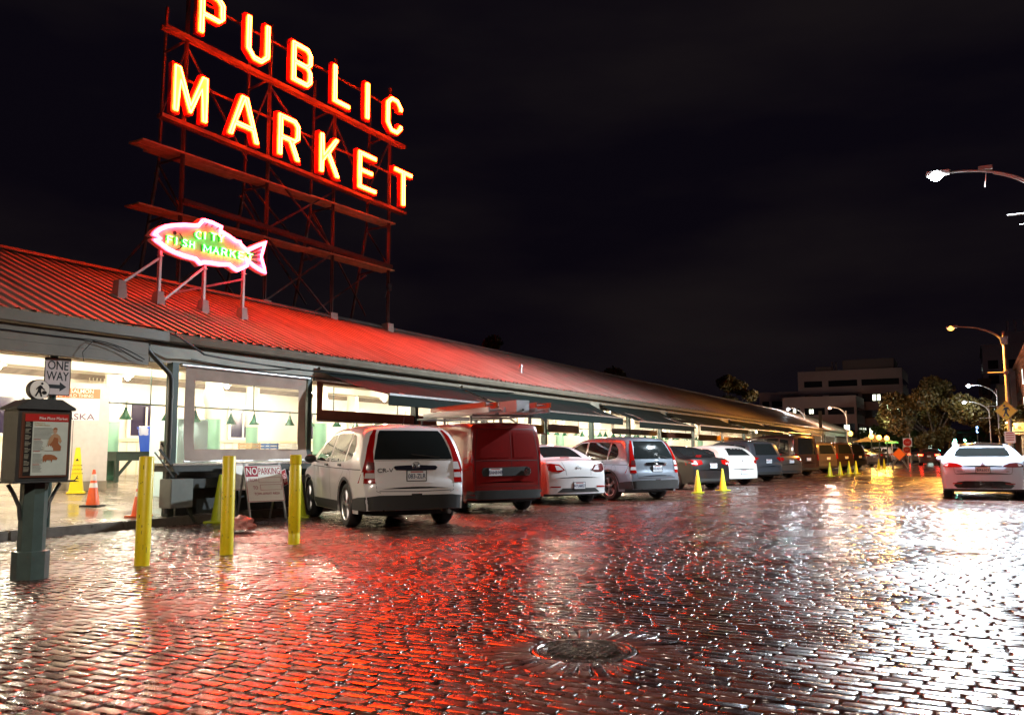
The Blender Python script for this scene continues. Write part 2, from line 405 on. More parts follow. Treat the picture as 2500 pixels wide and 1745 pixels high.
# flat soffit inside follows white boards
m = MB(); m.prism([(-13.12, 3.24), (-13.12, 3.3), (-16.0, 3.62), (-22.5, 3.62), (-22.5, 3.55), (-16.0, 3.55)], lambda a, b: (a, -4, b), lambda a, b: (a, Y1, b)); m.obj('ceiling', mat('ceiling_paint', (.82, .78, .66), .5), hall)
m = MB(); m.box(-14.75, -14.45, -4, Y1, 3.0, 3.32); m.box(-18.4, -18.1, -4, Y1, 3.2, 3.54); m.obj('ceiling_beam', CREAM, hall)
m = MB(); m.box(-22.75, -22.5, -4, Y1, .3, 3.6); m.obj('back_wall', CREAM, hall)
m = MB(); m.box(-22.5, -22.44, -4, Y1, 1.66, 1.74)
y = 0
while y < 60: m.box(-22.5, -22.485, y, y + .02, .5, 1.66); y += .35
m.obj('wainscot', mat('wainscot_paint', (.78, .7, .46), .5), hall)
m = MB(); m.box(-24, -22.5, -4.1, -4, .2, 3.5); m.box(-22.5, -13, -4.1, -4, .1, 3.5); m.obj('end_wall', CREAM, hall)
m = MB(); m.prism([(Xa, Za - .1), (Xb, Zb - .1), (-24, 2.8), (-24, .1), (-13, .1)], lambda a, b: (a, Y1 - .2, b), lambda a, b: (a, Y1 - .02, b)); m.obj('end_wall', GREY, hall)
# back wall windows
PURP = mat('dark_window_glass', (.035, .025, .06), .15)
def mkwin(y):
    m = MB(); x = -22.48
    for a, b, c, d in ((y - .12, y, 1.76, 2.9), (y + .72, y + .84, 1.76, 2.9)): m.box(x, x + .05, a, b, c, d)
    m.box(x, x + .05, y, y + .72, 2.8, 2.9); m.box(x, x + .05, y, y + .72, 1.76, 1.84)
    w_ = m.obj('window', WHITE, hall)
    m = MB(); m.box(x, x + .01, y, y + .72, 1.84, 2.8)
    for k in range(9): m.box(x + .01, x + .022, y + .02, y + .7, 1.88 + k * .1, 1.89 + k * .1)
    m.obj('pane', PURP, w_)
    m = MB(); m.box(x + .06, x + .09, y + .5, y + .56, 1.84, 2.72, Matrix.Translation((0, 0, 0)) @ Matrix.Shear('XZ', 4, (0, 0))); m.obj('sash', WHITE, w_)
for y in (17.56, 21.56, 25.6, 29.6, 33.6, 37.6, 41.6, 45.6, 13.5, 9.6): mkwin(y)
# outer posts
POSTY = [8.64, 11.05, 14.72, 18.9, 22.6, 26.75, 30.9, 35.0, 39.2, 44.6, 50.4, 56, 62, 68, 75, 82, 90, 98, 107]
for i, y in enumerate(POSTY):
    m = MB()
    if i == 0: m.cyl((-12.93, y, .12), (-12.93, y, 2.86), .065, 16)
    else: m.box(-13.1, -12.94, y - .07, y + .07, .1, 2.95)
    m.obj('post', PAINT_G, hall, smooth=40 if i == 0 else None)
m = MB(); m.tube([(-12.85, 10.32, 3.24), (-12.85, 10.35, 3.1), (-12.88, 10.86, 2.72), (-12.88, 10.9, 2.6), (-12.88, 10.9, .2)], .045, 10); 
for z in (2.3, 1.4, .6): m.lathe([(.055, z - .03), (.055, z + .03)], 12, Matrix.Translation((-12.88, 10.9, 0)))
m.obj('downpipe', DGREY, hall, smooth=50)
# round interior columns
for (x, y, r) in ((-20.9, 15.75, .2), (-17, 15.73, .2), (-17, 19.8, .2), (-17, 24, .2), (-20.9, 21, .2), (-17, 28.2, .2), (-17, 32.4, .2), (-20.9, 26.2, .2), (-17, 36.6, .2), (-17, 41, .2), (-17, 46, .2), (-17, 52, .2), (-17, 60, .2)):
    m = MB(); z0 = fzl(x); m.cur = 0; m.lathe([(r * 1.15, z0), (r * 1.15, z0 + .12), (r, z0 + .14), (r, 1.25)], 20, Matrix.Translation((x, y, 0)))
    m.cur = 1; m.lathe([(r * .995, 1.25), (r * .995, 2.15)], 20, Matrix.Translation((x, y, 0)))
    m.cur = 2; m.lathe([(r, 2.15), (r * 1.06, 2.17), (r * 1.04, 2.5), (r * 1.2, 2.55), (r * 1.3, 2.8), (r * 1.05, 2.95), (r * 1.05, 3.54)], 20, Matrix.Translation((x, y, 0)))
    m.obj('column', [mat('column_dark_green', (.03, .12, .07), .3, var=.1), mat('column_light_green', (.22, .42, .3), .3), CREAM], hall, smooth=35)

# cables along the eaves
CABLE = mat('black_cable', (.01, .01, .01), .5)
def sag(a, b, s, n=12):
    a = Vector(a); b = Vector(b); return [a.lerp(b, i / n) - Vector((0, 0, s * 4 * (i / n) * (1 - i / n))) for i in range(n + 1)]
def cable(pts, r, label):
    m = MB(); m.tube(pts, r, 6); return tag(m.obj('cable', CABLE, smooth=60), label, 'cable')
cable(sag((-12.66, 4, 3.2), (-12.66, 9.0, 3.13), .03) + sag((-12.64, 9.05, 3.13), (-12.62, 10.1, 2.9), -.06), .009, 'thin black cable running along the grey canopy fascia at far left')
cable([(-12.62, 9.1, 3.12), (-12.6, 9.0, 3.02), (-12.6, 8.9, 2.9), (-12.6, 8.93, 2.76)], .006, 'loose black wire end dangling below the grey canopy fascia')
cable([(-12.62, 9.1, 3.11), (-12.6, 9.5, 3.06), (-12.6, 9.9, 2.9), (-12.6, 10.05, 2.86)], .008, 'bundle of black wires looping down to the canopy corner')
cable([(-12.7, 9.6, 3.5), (-12.6, 10.4, 3.47), (-12.55, 10.8, 3.35), (-12.6, 11.3, 3.16)] + sag((-12.72, 11.5, 3.13), (-12.75, 16, 3.1), .05) + sag((-12.75, 16.1, 3.1), (-12.75, 24, 3.14), .06), .02, 'thick black cable bundle swinging under the gutter above the clear curtain')
cable(sag((-12.95, 11.4, 3.05), (-12.95, 14.4, 3.12), .09), .008, 'sagging black wire above the white framed clear curtain')

# wooden day stall under the clear curtain
stall = thing('market_stall', 'dark day stall counter with steel top below the clear plastic curtain', 'stall', (-12.75, 10.85, .0))
m = MB(); m.box(-.7, .12, -.05, 3.75, 1.06, 1.1); m.obj('counter_top', mat('steel_counter', (.5, .48, .44), .25, metal=.8, var=.2), stall, bevel=.006)
m = MB(); m.box(-.6, .1, 0, 3.7, .95, 1.055); m.obj('rail', DGREY, stall)
m = MB(); m.box(-.25, .06, -.02, .48, .3, .82); m.obj('side_cabinet', mat('grey_green_steel', (.16, .17, .15), .35, var=.2, vscale=3), stall, bevel=.01)
m = MB(); m.box(-.2, .03, .49, 3.7, .64, .81); m.obj('drawer_front', DGREY, stall)
m = MB(); m.box(-.5, -.3, .4, 3.7, .14, .96); m.obj('back_panel', DGREY, stall)
m = MB(); m.bar((-.05, .62, .02), (-.05, .42, .34), .05); m.obj('leg', DGREY, stall)
for y in (1.7, 2.7, 3.6):
    m = MB(); m.bar((-.05, y, .14), (-.05, y, .64), .06); m.obj('leg', DGREY, stall)
m = MB(); m.bar((.08, -.32, 1.35), (.08, .1, .9), .035); m.bar((.08, -.42, 1.3), (.08, 0, .86), .02); m.obj('brace', DGREY, stall)
for k, (y, l) in enumerate(((2.75, 'narrow red and white sign board hung under the counter, left of two'), (3.0, 'narrow red and white sign board hung under the counter, right of two'))):
    b = thing('sign_board', l, 'sign', (-12.56, 10.85 + y, .62))
    Mx = Matrix.Rotation(R(18), 4, 'X') @ Matrix.Identity(4)
    m = MB(); m.box(0, .015, -.07, .07, 0, .33, Mx); m.obj('board', WHITE, b)
    m = MB(); m.box(.015, .018, -.06, .06, .01, .32, Mx); m.box(.018, .0195, -.045, .045, .02, .31, Mx); m.obj('border', REDPAINT, b)
    text('lettering', 'ING', .11, WHITE, b, Mx @ frame((.021, 0, .16), (0, 0, 1), (0, -1, 0)), extrude=.001)

# clear curtain in white canvas frame
CANV = mat('cream_canvas', (.36, .27, .22), .85, var=.2, vscale=2, bump=.4, bscale=6)
PLAS = mat('clear_vinyl', (.95, .93, .88), .08, alpha=.1, rvar=.05, bump=.5, bscale=7)
def curtain(y0, y1, z0, z1, wy, wz0, wz1, cm, label, belly=.0, x=-12.97):
    t = thing('roller_curtain', label, 'curtain', (x, y0, z0)); W = y1 - y0; H = z1 - z0
    m = MB(); N = 14
    def g(ya, yb, za, zb):
        nn = max(1, int((yb - ya) / .12)); mmm = max(1, int((zb - za) / .06)); vs = []; fs = []
        for i in range(nn + 1):
            for j in range(mmm + 1):
                yy = ya + (yb - ya) * i / nn; zz = za + (zb - za) * j / mmm
                q = belly * max(0, 1 - zz / .5) ** 1.5 * (.6 + .4 * math.sin(yy * 4.1)) + .006 * math.sin(yy * 17 + zz * 5)
                vs.append((q, yy, zz))
        for i in range(nn):
            for j in range(mmm):
                a = i * (mmm + 1) + j; fs.append((a, a + mmm + 1, a + mmm + 2, a + 1))
        m.add(vs, fs)
    g(0, wy, 0, H); g(W - wy, W, 0, H); g(wy, W - wy, 0, wz0); g(wy, W - wy, wz1, H)
    m.obj('canvas_border', cm, t, smooth=60)
    if wz1 > wz0:
        m = MB(); m.add([(.004, wy, wz0), (.004, W - wy, wz0), (.004, W - wy, wz1), (.004, wy, wz1)], [(0, 1, 2, 3)]); m.obj('clear_window', PLAS, t)
    m = MB(); m.cyl((.03 + belly * .3, -.03, .0), (.03 + belly * .3, W + .03, .0), .022, 8); m.obj('bottom_bar', GALV, t, smooth=50)
    m = MB(); m.cyl((0, -.1, H + .02), (0, W + .1, H + .02), .04, 10); m.obj('roller', GALV, t, smooth=50)
    return t
curtain(11.3, 14.62, 1.13, 2.9, .24, .23, 1.52, CANV, 'large clear plastic curtain with cream canvas border above the stall', .1)
BRN = mat('brown_canvas', (.16, .05, .025), .8, var=.2, vscale=3)
GRYC = mat('grey_canvas', (.3, .24, .21), .8, var=.2, vscale=3); YEL = mat('yellow_canvas', (.65, .33, .02), .7, var=.15, vscale=3)
TANC = mat('tan_canvas', (.5, .3, .18), .8, var=.15)
curtain(14.98, 19.9, 2.0, 2.9, .2, .25, .84, BRN, 'brown bordered roller curtain half lowered behind the white SUV')
curtain(24.6, 26.62, 1.9, 2.85, .1, .3, .8, YEL, 'yellow roller curtain just right of the red van roof')
curtain(26.9, 29.6, 1.98, 2.88, .1, .27, .8, GRYC, 'grey roller curtain between the yellow one and a dark post')
curtain(32.9, 38.7, 2.03, 2.88, .1, .22, .8, GRYC, 'wide grey roller curtain above the silver SUV')
curtain(39.2, 44.3, 1.95, 2.85, .1, .27, .8, BRN, 'orange brown roller curtain left of a bright yellow one')
curtain(45.5, 50.2, 1.88, 2.85, .1, .32, .8, YEL, 'bright yellow roller curtain above the white hatchback')
curtain(50.8, 55.6, 1.85, 2.85, .1, .3, .8, TANC, 'tan roller curtain right of the bright yellow one')
curtain(56.3, 61.6, 1.95, 2.85, .1, .2, .8, TANC, 'second tan roller curtain right of the bright yellow one')
curtain(62.5, 67.6, 1.4, 2.85, .2, .1, 1.35, GRYC, 'clear roller curtain with grey frame above the dark SUV')
curtain(68.5, 74.4, 1.4, 2.85, .2, .1, 1.35, BRN, 'clear roller curtain with brown frame above the brown van')
curtain(75.6, 81.4, 1.4, 2.85, .2, .1, 1.35, TANC, 'clear roller curtain with tan frame right of the brown van')
curtain(82.6, 89.4, 1.4, 2.85, .2, .1, 1.35, GRYC, 'clear grey framed roller curtain near the far end of the arcade')
curtain(90.6, 97.4, 1.4, 2.85, .2, .1, 1.35, GRYC, 'last clear roller curtain before the far end of the arcade')

# folding awnings
AWN = mat('dark_green_awning', (.008, .014, .012), .9, spec=.15, var=.2, vscale=4)
def awning(y0, y1, z1, label, yb0=None, yb1=None):
    t = thing('awning', label, 'awning', (-12.9, y0, 2.5)); W = y1 - y0; dz = z1 - 2.5
    b0 = (yb0 if yb0 is not None else y0) - y0; b1 = (yb1 if yb1 is not None else y1) - y0
    m = MB(); n = 14; vs = []; fs = []
    for i in range(n + 1):
        f = i / n
        for j in range(7):
            g = j / 6; vs.append((1.6 * g, (b0 + (b1 - b0) * f) * (1 - g) + W * f * g, (.62 * (1 - g) + (dz) * g) - .05 * math.sin(math.pi * g) * (1 + .5 * math.sin(f * 22))))
    for i in range(n):
        for j in range(6): a = i * 7 + j; fs.append((a, a + 7, a + 8, a + 1))
    m.add(vs, fs); m.obj('canopy_cloth', AWN, t, smooth=60)
    m = MB(); m.box(1.6, 1.612, 0, W, dz - .24, dz - .02); m.obj('valance', AWN, t)
    m = MB(); m.box(1.58, 1.64, 0, W, dz - .018, dz + .03); m.obj('front_bar', GALV, t)
    m = MB(); m.cyl((0, b0, .66), (0, b1, .66), .045, 10); m.obj('roller', GREY, t, smooth=50)
    for f in (.12, .8):
        m = MB(); m.bar((.03, f * W, .5), (.85, f * W + .5, .22), .05); m.bar((.85, f * W + .5, .22), (1.58, f * W + .05, dz), .05); m.obj('folding_arm', GREY, t)
awning(15.4, 20.9, 2.55, 'dark green awning nearest the big metal sign above the red van', 14.95, 20.95)
awning(21.6, 29.8, 2.5, 'dark green awning above the white sedan', 21.1, 30.5)
awning(31.6, 38.9, 2.44, 'dark green awning above the silver SUV')
awning(40.0, 49.7, 2.5, 'dark green awning above the black sedan')
awning(52, 60, 2.55, 'dark green awning above the white hatchback'); awning(62, 71, 2.6, 'farthest dark green awning along the market front')

# ------------------------------------------------------------ lamps under the roof
BULB = emis('warm_white_bulb', (1., .88, .68), 980)
GRN = mat('green_enamel', (.015, .09, .05), .25, coat=.5); WIN = mat('white_enamel', (.8, .78, .7), .3)
def shade(mb, x, y, z, r, h):
    mb.lathe([(.02, z + h + .05), (.035, z + h), (.05, z + h * .75), (r * .62, z + h * .45), (r * .95, z + .02), (r, z), (r * .96, z), (r * .55, z + h * .42), (.03, z + h * .7)], 16, Matrix.Translation((x, y, 0)), cap=False)
# ceiling lamps
cl = None
k = 0
def ceil_lamp(x, y, z):
    t = thing('ceiling_lamp', 'bare warm bulb lamp hanging just under the white arcade ceiling', 'lamp', (x, y, z), 0, 'ceiling lamps along the arcade')
    m = MB(); m.cyl((0, 0, .06), (0, 0, 3.56 - z), .012, 6); m.lathe([(.03, .05), (.17, .03), (.18, .015), (.02, .02)], 16, cap=False); m.obj('fitting', WIN, t)
    m = MB(); m.sphere((0, 0, -.03), .055, 12, 8); b_ = m.obj('bulb', BULB, t, smooth=80)
    return t
first = ceil_lamp(-15.6, 9.0, 3.3)
for x, ys in ((-15.6, [6, 12.2, 15.4, 18.6, 21.8, 25, 28.5, 32, 36, 40, 45, 50, 56, 62, 69, 76, 84, 92, 101]), (-20, [8, 12, 15.5, 19, 23, 27, 32, 38, 45, 52, 60, 70, 80, 92]), (-14.2, [30, 35, 41, 48, 55, 63, 72, 82, 94])):
    for y in ys: dup(first, None, (x, y, 3.3 if x < -15 and x > -17 else 3.35 if x < -17 else 3.02))
# shaded lamps on long pipes
pipe = thing('lamp_pipe', 'long horizontal conduit carrying shaded lamps over the arcade stalls', 'pipe', (-15.5, 11.6, 2.32))
m = MB(); m.cyl((0, 0, 0), (0, 60, 0), .018, 8)
for y in range(1, 60, 3): m.cyl((0, y, 0), (0, y, 1.2), .015, 6)
m.obj('conduit', PAINT_G, pipe)
def hang_lamp(x, y, z):
    t = thing('shade_lamp', 'green enamel shade lamp hanging from the pipe over the arcade stalls', 'lamp', (x, y, z), 0, 'green shade lamps over the stalls')
    m = MB(); shade(m, 0, 0, 0, .13, .2); m.cyl((0, 0, .2), (0, 0, .36), .01, 6); m.obj('lamp_shade', GRN, t, smooth=50)
    m = MB(); m.sphere((0, 0, .045), .035, 10, 6); m.obj('bulb', emis('shade_bulb', (1, .88, .66), 60), t, smooth=80)
    return t
h0 = hang_lamp(-15.5, 12.0, 1.99)
for i in range(1, 56): dup(h0, None, (-15.5 + random.uniform(-.1, .1), 12.0 + i * .95 + random.uniform(-.15, .15), 1.99 + random.uniform(-.02, .02)))

t = thing('roof_vent', 'small pale vent stub on the roof slope above the white sedan', 'vent', (-14.3, 27.5, 4.08)); m = MB(); m.cyl((0, 0, 0), (0, 0, .3), .05, 10); m.lathe([(.09, .27), (.07, .36), (.001, .38)], 10); m.obj('pipe', GALV, t, smooth=40)

# crates and boards inside the arcade
CR = mat('crate_wood', (.45, .3, .15), .7, var=.3, vscale=6); CRB = mat('crate_blue', (.05, .12, .3), .5); CRW = mat('crate_white', (.7, .7, .68), .5)
def crate(x, y, z, mt, label, rz=0):
    t = thing('crate', label, 'crate', (x, y, z), rz)
    m = MB()
    for k in range(3): m.box(-.3, .3, -.2, -.18, .01 + k * .09, .08 + k * .09); m.box(-.3, .3, .18, .2, .01 + k * .09, .08 + k * .09); m.box(-.3, -.28, -.18, .18, .01 + k * .09, .08 + k * .09); m.box(.28, .3, -.18, .18, .01 + k * .09, .08 + k * .09)
    for a in (-1, 1):
        for b in (-1, 1): m.cbox((a * .27, b * .17, .14), (.03, .03, .27))
    m.obj('slats', mt, t); m = MB(); m.box(-.28, .28, -.18, .18, 0, .012); m.obj('bottom', mt, t)
crate(-20.4, 20.4, fzl(-20.4) + .8, CR, 'wooden crate on the near end of the long green table'); crate(-20.4, 21.2, fzl(-20.4) + .8, CRB, 'blue crate beside the wooden crate on the long green table'); crate(-20.4, 22.2, fzl(-20.4) + .8, CRW, 'white crate toward the middle of the long green table')
crate(-20.4, 17.7, fzl(-20.4) + .8, CRW, 'white crate right of the blue bin on the green table'); crate(-19.2, 18.6, fzl(-19.2), CR, 'wooden crate on the floor between the green tables')
# ============================================================ BIG METAL SIGN
NEON = emis('red_neon_tube', (1., .036, .0022), 145)
FACE = mat('letter_face', (.95, .62, .3), .4, em=(1, .24, .03), es=.8)  # glow put into the face, standing in for light off the tubes
BODY = mat('letter_return', (.75, .02, .015), .4)  # pure red rim colour stands in for the red halo round the letters
sign = thing('rooftop_sign', 'huge red neon letter sign PUBLIC MARKET on a steel scaffold over the roof', 'neon sign', (-17.5, 20, 0), -R(4.1))
# local frame: y along the sign, +x towards the street
def zs(y, z): return z - .028 * y
HL = 1.34
def P_(p, s=1): return p
t = .25
def rect(x0, y0, x1, y1): return [(x0, y0), (x1, y0), (x1, y1), (x0, y1)]
c = .2
LET = {
 'P': (.92, [[(0, 0), (t, 0), (t, .5), (.92 - c, .5), (.92, .5 + c), (.92, HL - c), (.92 - c, HL), (0, HL)], [(t, .5 + t * .85), (.92 - c * .8 - .07, .5 + t * .85), (.92 - t, .83), (.92 - t, HL - .3), (.92 - t - .09, HL - t * .85), (t, HL - t * .85)]]),
 'U': (.94, [[(0, HL), (0, .28), (.3, 0), (.64, 0), (.94, .28), (.94, HL), (.94 - t, HL), (.94 - t, .36), (.57, .23), (.37, .23), (t, .36), (t, HL)]]),
 'B': (.92, [[(0, 0), (.92 - c, 0), (.92, c), (.92, .56), (.92 - .1, .67), (.92, .78), (.92, HL - c), (.92 - c, HL), (0, HL)], [(t, .22), (.63, .22), (.68, .28), (.68, .5), (.62, .56), (t, .56)], [(t, .78), (.62, .78), (.68, .84), (.68, 1.06), (.62, 1.12), (t, 1.12)]]),
 'L': (.86, [[(0, 0), (.86, 0), (.86, .22), (t, .22), (t, HL), (0, HL)]]),
 'I': (.27, [[(0, 0), (.26, 0), (.26, HL), (0, HL)]]),
 'C': (.94, [[(.28, 0), (.66, 0), (.94, .28), (.94, .46), (.69, .46), (.69, .36), (.57, .22), (.37, .22), (.25, .36), (.25, .98), (.37, 1.12), (.57, 1.12), (.69, .98), (.69, .88), (.94, .88), (.94, 1.06), (.66, HL), (.28, HL), (0, 1.06), (0, .28)]]),
 'M': (1.14, [[(0, 0), (.25, 0), (.25, .86), (.5, .1), (.64, .1), (.89, .86), (.89, 0), (1.14, 0), (1.14, HL), (.87, HL), (.57, .5), (.27, HL), (0, HL)]]),
 'A': (1.22, [[(0, 0), (.26, 0), (.36, .32), (.86, .32), (.96, 0), (1.22, 0), (.76, HL), (.46, HL)], [(.43, .54), (.79, .54), (.61, 1.08)]]),
 'R': (1.0, [[(0, 0), (t, 0), (t, .5), (.45, .5), (.72, 0), (1.0, 0), (.72, .52), (.94, .7), (.94, HL - c), (.94 - c, HL), (0, HL)], [(t, .72), (.66, .72), (.7, .78), (.7, 1.05), (.63, 1.12), (t, 1.12)]]),
 'K': (1.0, [[(0, 0), (t, 0), (t, .38), (.37, .54), (.72, 0), (1.0, 0), (.54, .74), (.96, HL), (.68, HL), (t, .74), (t, HL), (0, HL)]]),
 'E': (.98, [[(0, 0), (.98, 0), (.98, .22), (t, .22), (t, .56), (.8, .56), (.8, .78), (t, .78), (t, 1.12), (.98, 1.12), (.98, HL), (0, HL)]]),
 'T': (1.06, [[(.4, 0), (.66, 0), (.66, 1.12), (1.06, 1.12), (1.06, HL), (0, HL), (0, 1.12), (.4, 1.12)]]),
}
def letter(ch, y, z):
    W, loops = LET[ch]
    if ch == 'A': hole = True
    B = Matrix.Translation((.16, y, z)) @ Matrix(((0, 0, 1, 0), (1, 0, 0, 0), (0, 1, 0, 0), (0, 0, 0, 1)))   # local x->+y, y->+z, z->+x
    sh = Matrix.Shear('YZ', 4, (0, 0))
    me = filled(loops, .08); me.transform(B); me.materials.append(BODY)
    for v in me.vertices: v.co.z -= .028 * v.co.y
    o = link('letter', me, sign)
    me = filled([offset_poly(L,   .05 if i == 0 else -.05) for i, L in enumerate(loops)], .004); me.transform(Matrix.Translation((.088, 0, 0)) @ B); me.materials.append(FACE)
    for v in me.vertices: v.co.z -= .028 * v.co.y
    link('letter_face', me, o)
    m = MB()
    for i, L in enumerate(loops):
        q = offset_poly(L, .078 if i == 0 else -.072)
        pts = []
        for a in range(len(q)):
            A_, B_ = Vector(q[a]), Vector(q[(a + 1) % len(q)]); n = max(1, int((B_ - A_).length / .3))
            for k in range(n): pts.append(A_.lerp(B_, k / n))
        m.tube([B @ Vector((p[0], p[1], .12)) for p in pts], .021, 6, closed=True)
    for i, v in enumerate(m.v): m.v[i] = (v[0], v[1], v[2] - .028 * v[1])
    m.obj('neon_tube', NEON, o, smooth=60)
for ch, y in (('P', -4.71), ('U', -3.12), ('B', -1.41), ('L', .34), ('I', 1.86), ('C', 2.9)): letter(ch, y, 12.27)
for ch, y in (('M', -5.4), ('A', -3.68), ('R', -1.87), ('K', -.18), ('E', 1.54), ('T', 3.35)): letter(ch, y, 9.84)
for (ya, yb, z) in ((-5.6, 4.1, 12.08), (-5.6, 4.15, 9.7), (-5.0, 3.8, 13.3), (-5.2, 4.0, 10.95), (-4.85, 3.45, 7.66)):
    m = MB(); w_ = .05 if z in (13.3, 10.95) else .09
    for dx in ((.0, .14) if w_ > .06 else (.05,)): m.bar((dx, ya, zs(ya, z)), (dx, yb, zs(yb, z)), w_, w_ * 1.2)
    m.obj('beam', STEEL, sign)
posts = [-4.82, -1.95, .75, 3.44]
rz_ = [5.42, 5.42, 5.40, 5.36]
for i, y in enumerate(posts):
    m = MB(); top = 13.9
    m.bar((0, y, 5.5), (0, y, top), .11, .04); m.bar((0, y, 5.5), (0, y, top), .03, .12)
    m.obj('upright', STEEL, sign)
    m = MB(); m.bar((-1.9, y, 4.75), (-1.0, y, 9.0), .07); m.bar((-1.0, y, 9.0), (-.9, y, 13.4), .06)
    m.obj('rear_leg', STEEL, sign)
    for a, b, ww in (((0, y, 9.0), (-1.0, y, 9.0), .05), ((0, y, 7.55), (-1.3, y, 7.45), .05), ((0, y, 12.2), (-.93, y, 12.1), .05), ((0, y, 7.6), (-1.0, y, 9.0), .04), ((0, y, 12), (-.95, y, 10.4), .035)):
        m = MB(); m.bar(a, b, ww); m.obj('bracket', STEEL, sign)
    m = MB(); m.lathe([(.22, -.45), (.2, .12), (.02, .13)], 4, Matrix.Translation((0, y, 5.5)) @ Matrix.Rotation(R(45), 4, 'Z')); m.obj('foot', mat('flashed_foot', (.5, .42, .36), .5, var=.2), sign)
BR = [((0, -1.95, 9.6), (0, .75, 7.6)), ((0, -1.95, 7.7), (0, .75, 9.5)), ((-.9, -1.95, 9.3), (-.9, .75, 7.4)), ((0, .75, 7.5), (0, -1.95, 5.6)), ((0, -1.95, 7.5), (0, .75, 5.5)), ((-1.2, -4.8, 8.8), (-1.2, -1.95, 5.8)), ((-1.2, -1.95, 8.9), (-1.1, .75, 6)), ((-.9, .75, 9), (-1., 3.44, 6)), ((-1.7, .75, 5.3), (-1., 3.44, 7.4)), ((-1.6, -4.8, 5.2), (-1.3, -1.95, 7.4)), ((0, -4.8, 12), (-.9, -1.95, 9.9)), ((0, -1.95, 12), (0, .75, 9.8)), ((0, .75, 11.8), (-.9, 3.44, 9.9)), ((-.8, -4.82, 7.4), (-2.4, -6.2, 4.6)), ((0, -4.8, 5.6), (-1.8, -6.2, 5.4))]
for a, b in BR:
    m = MB(); m.bar(a, b, .045); m.obj('brace', STEEL, sign)
for (ya, yb, z, x) in ((-6.05, -.2, 9.07, .1), (-.3, 3.7, 9.1, .1), (-6.08, -.2, 7.42, .1), (-.3, 3.68, 7.46, .1), (-5.4, -2.6, 9.14, -.25)):
    m = MB()
    for k in range(2): m.box(x - .02 - k * .3, x - .3 - k * .3, ya, yb, z - .028 * 0, z + .045)
    m.obj('plank', WOOD, sign)
m = MB(); m.bar((0, 3.3, 6.5), (0, 3.44, 7), .02); m.box(.02, .1, 3.38, 3.52, 6.75, 6.98); m.obj('junction_box', GALV, sign)

# ============================================================ FISH SIGN
PINK = emis('pink_neon_tube', (1., .04, .09), 16); GNEON = emis('green_neon_tube', (.08, 1., .12), 6)
fish = thing('fish_sign', 'salmon shaped neon sign reading CITY FISH MARKET on three roof posts', 'neon sign', (-15, 0, 0))
FO = [(11.94, 5.81), (12.01, 5.91), (12.13, 6.02), (12.31, 6.13), (12.54, 6.21), (12.8, 6.28), (13.14, 6.34), (13.25, 6.47), (13.32, 6.51), (13.56, 6.51), (13.9, 6.46), (13.87, 6.36), (14.08, 6.31), (14.3, 6.24), (14.44, 6.25), (14.48, 6.18), (14.64, 6.1), (14.95, 6.27), (15.3, 6.44), (15.22, 6.2), (15.15, 5.98), (15.25, 5.76), (15.31, 5.57), (15.07, 5.61), (14.86, 5.67), (14.7, 5.74), (14.72, 5.66), (14.54, 5.55), (14.36, 5.46), (14.22, 5.5), (14.11, 5.55), (13.84, 5.5), (13.56, 5.48), (13.38, 5.46), (13.26, 5.4), (13.12, 5.49), (12.83, 5.49), (12.57, 5.52), (12.36, 5.56), (12.13, 5.66), (11.99, 5.72), (12.02, 5.76), (12.14, 5.79)]
YZ = Matrix(((0, 0, 1, 0), (1, 0, 0, 0), (0, 1, 0, 0), (0, 0, 0, 1)))
me = filled([FO], .07); me.transform(YZ); me.materials.append(mat('fish_panel', (.85, .55, .5), .45, var=.1, vscale=3)); body = link('fish_panel', me, fish)
m = MB(); m.tube([(.12, a, b) for a, b in offset_poly(FO, .03)], .016, 6, closed=True); m.tube([(.12, a, b) for a, b in offset_poly(FO, .075)], .013, 6, closed=True); m.obj('outline_tube', PINK, fish, smooth=60)
DK = mat('dark_red_enamel', (.06, .005, .006), .3)
for q in [[(14.76, 6.03), (15.16, 6.26), (15.15, 6.2), (14.78, 6.0)], [(14.81, 5.985), (15.12, 6.14), (15.11, 6.07), (14.83, 5.955)], [(14.83, 5.925), (15.1, 6.02), (15.1, 5.95), (14.83, 5.895)], [(14.76, 5.84), (15.11, 5.87), (15.13, 5.80), (14.82, 5.79)]]:
    me = filled([q], .006); me.transform(Matrix.Translation((.075, 0, 0)) @ YZ); me.materials.append(DK); link('fin_ray', me, fish)
for a, b in [((13.24, 6.45), (13.18, 6.37)), ((13.36, 6.47), (13.30, 6.38)), ((13.5, 6.47), (13.4, 6.35)), ((13.66, 6.46), (13.57, 6.36)), ((13.81, 6.43), (13.73, 6.34))]:
    m = MB(); m.bar((.078, *a), (.078, *b), .03, .012); m.obj('fin_ray', DK, fish)
m = MB(); m.tube([(.08, 12.7, 6.02), (.08, 12.77, 5.95), (.08, 12.8, 5.81), (.08, 12.74, 5.7), (.08, 12.57, 5.6)], .012, 6); m.obj('gill', DK, fish)
m = MB(); m.lathe([(.045, .07), (.045, .09), (.028, .09), (.028, .1), (.001, .1)], 16, Matrix.Translation((0, 12.57, 6.0)) @ Matrix.Rotation(math.pi / 2, 4, 'Y'), cap=False); m.obj('eye', DK, fish)
GP = mat('green_letter_paint', (.02, .35, .05), .4)
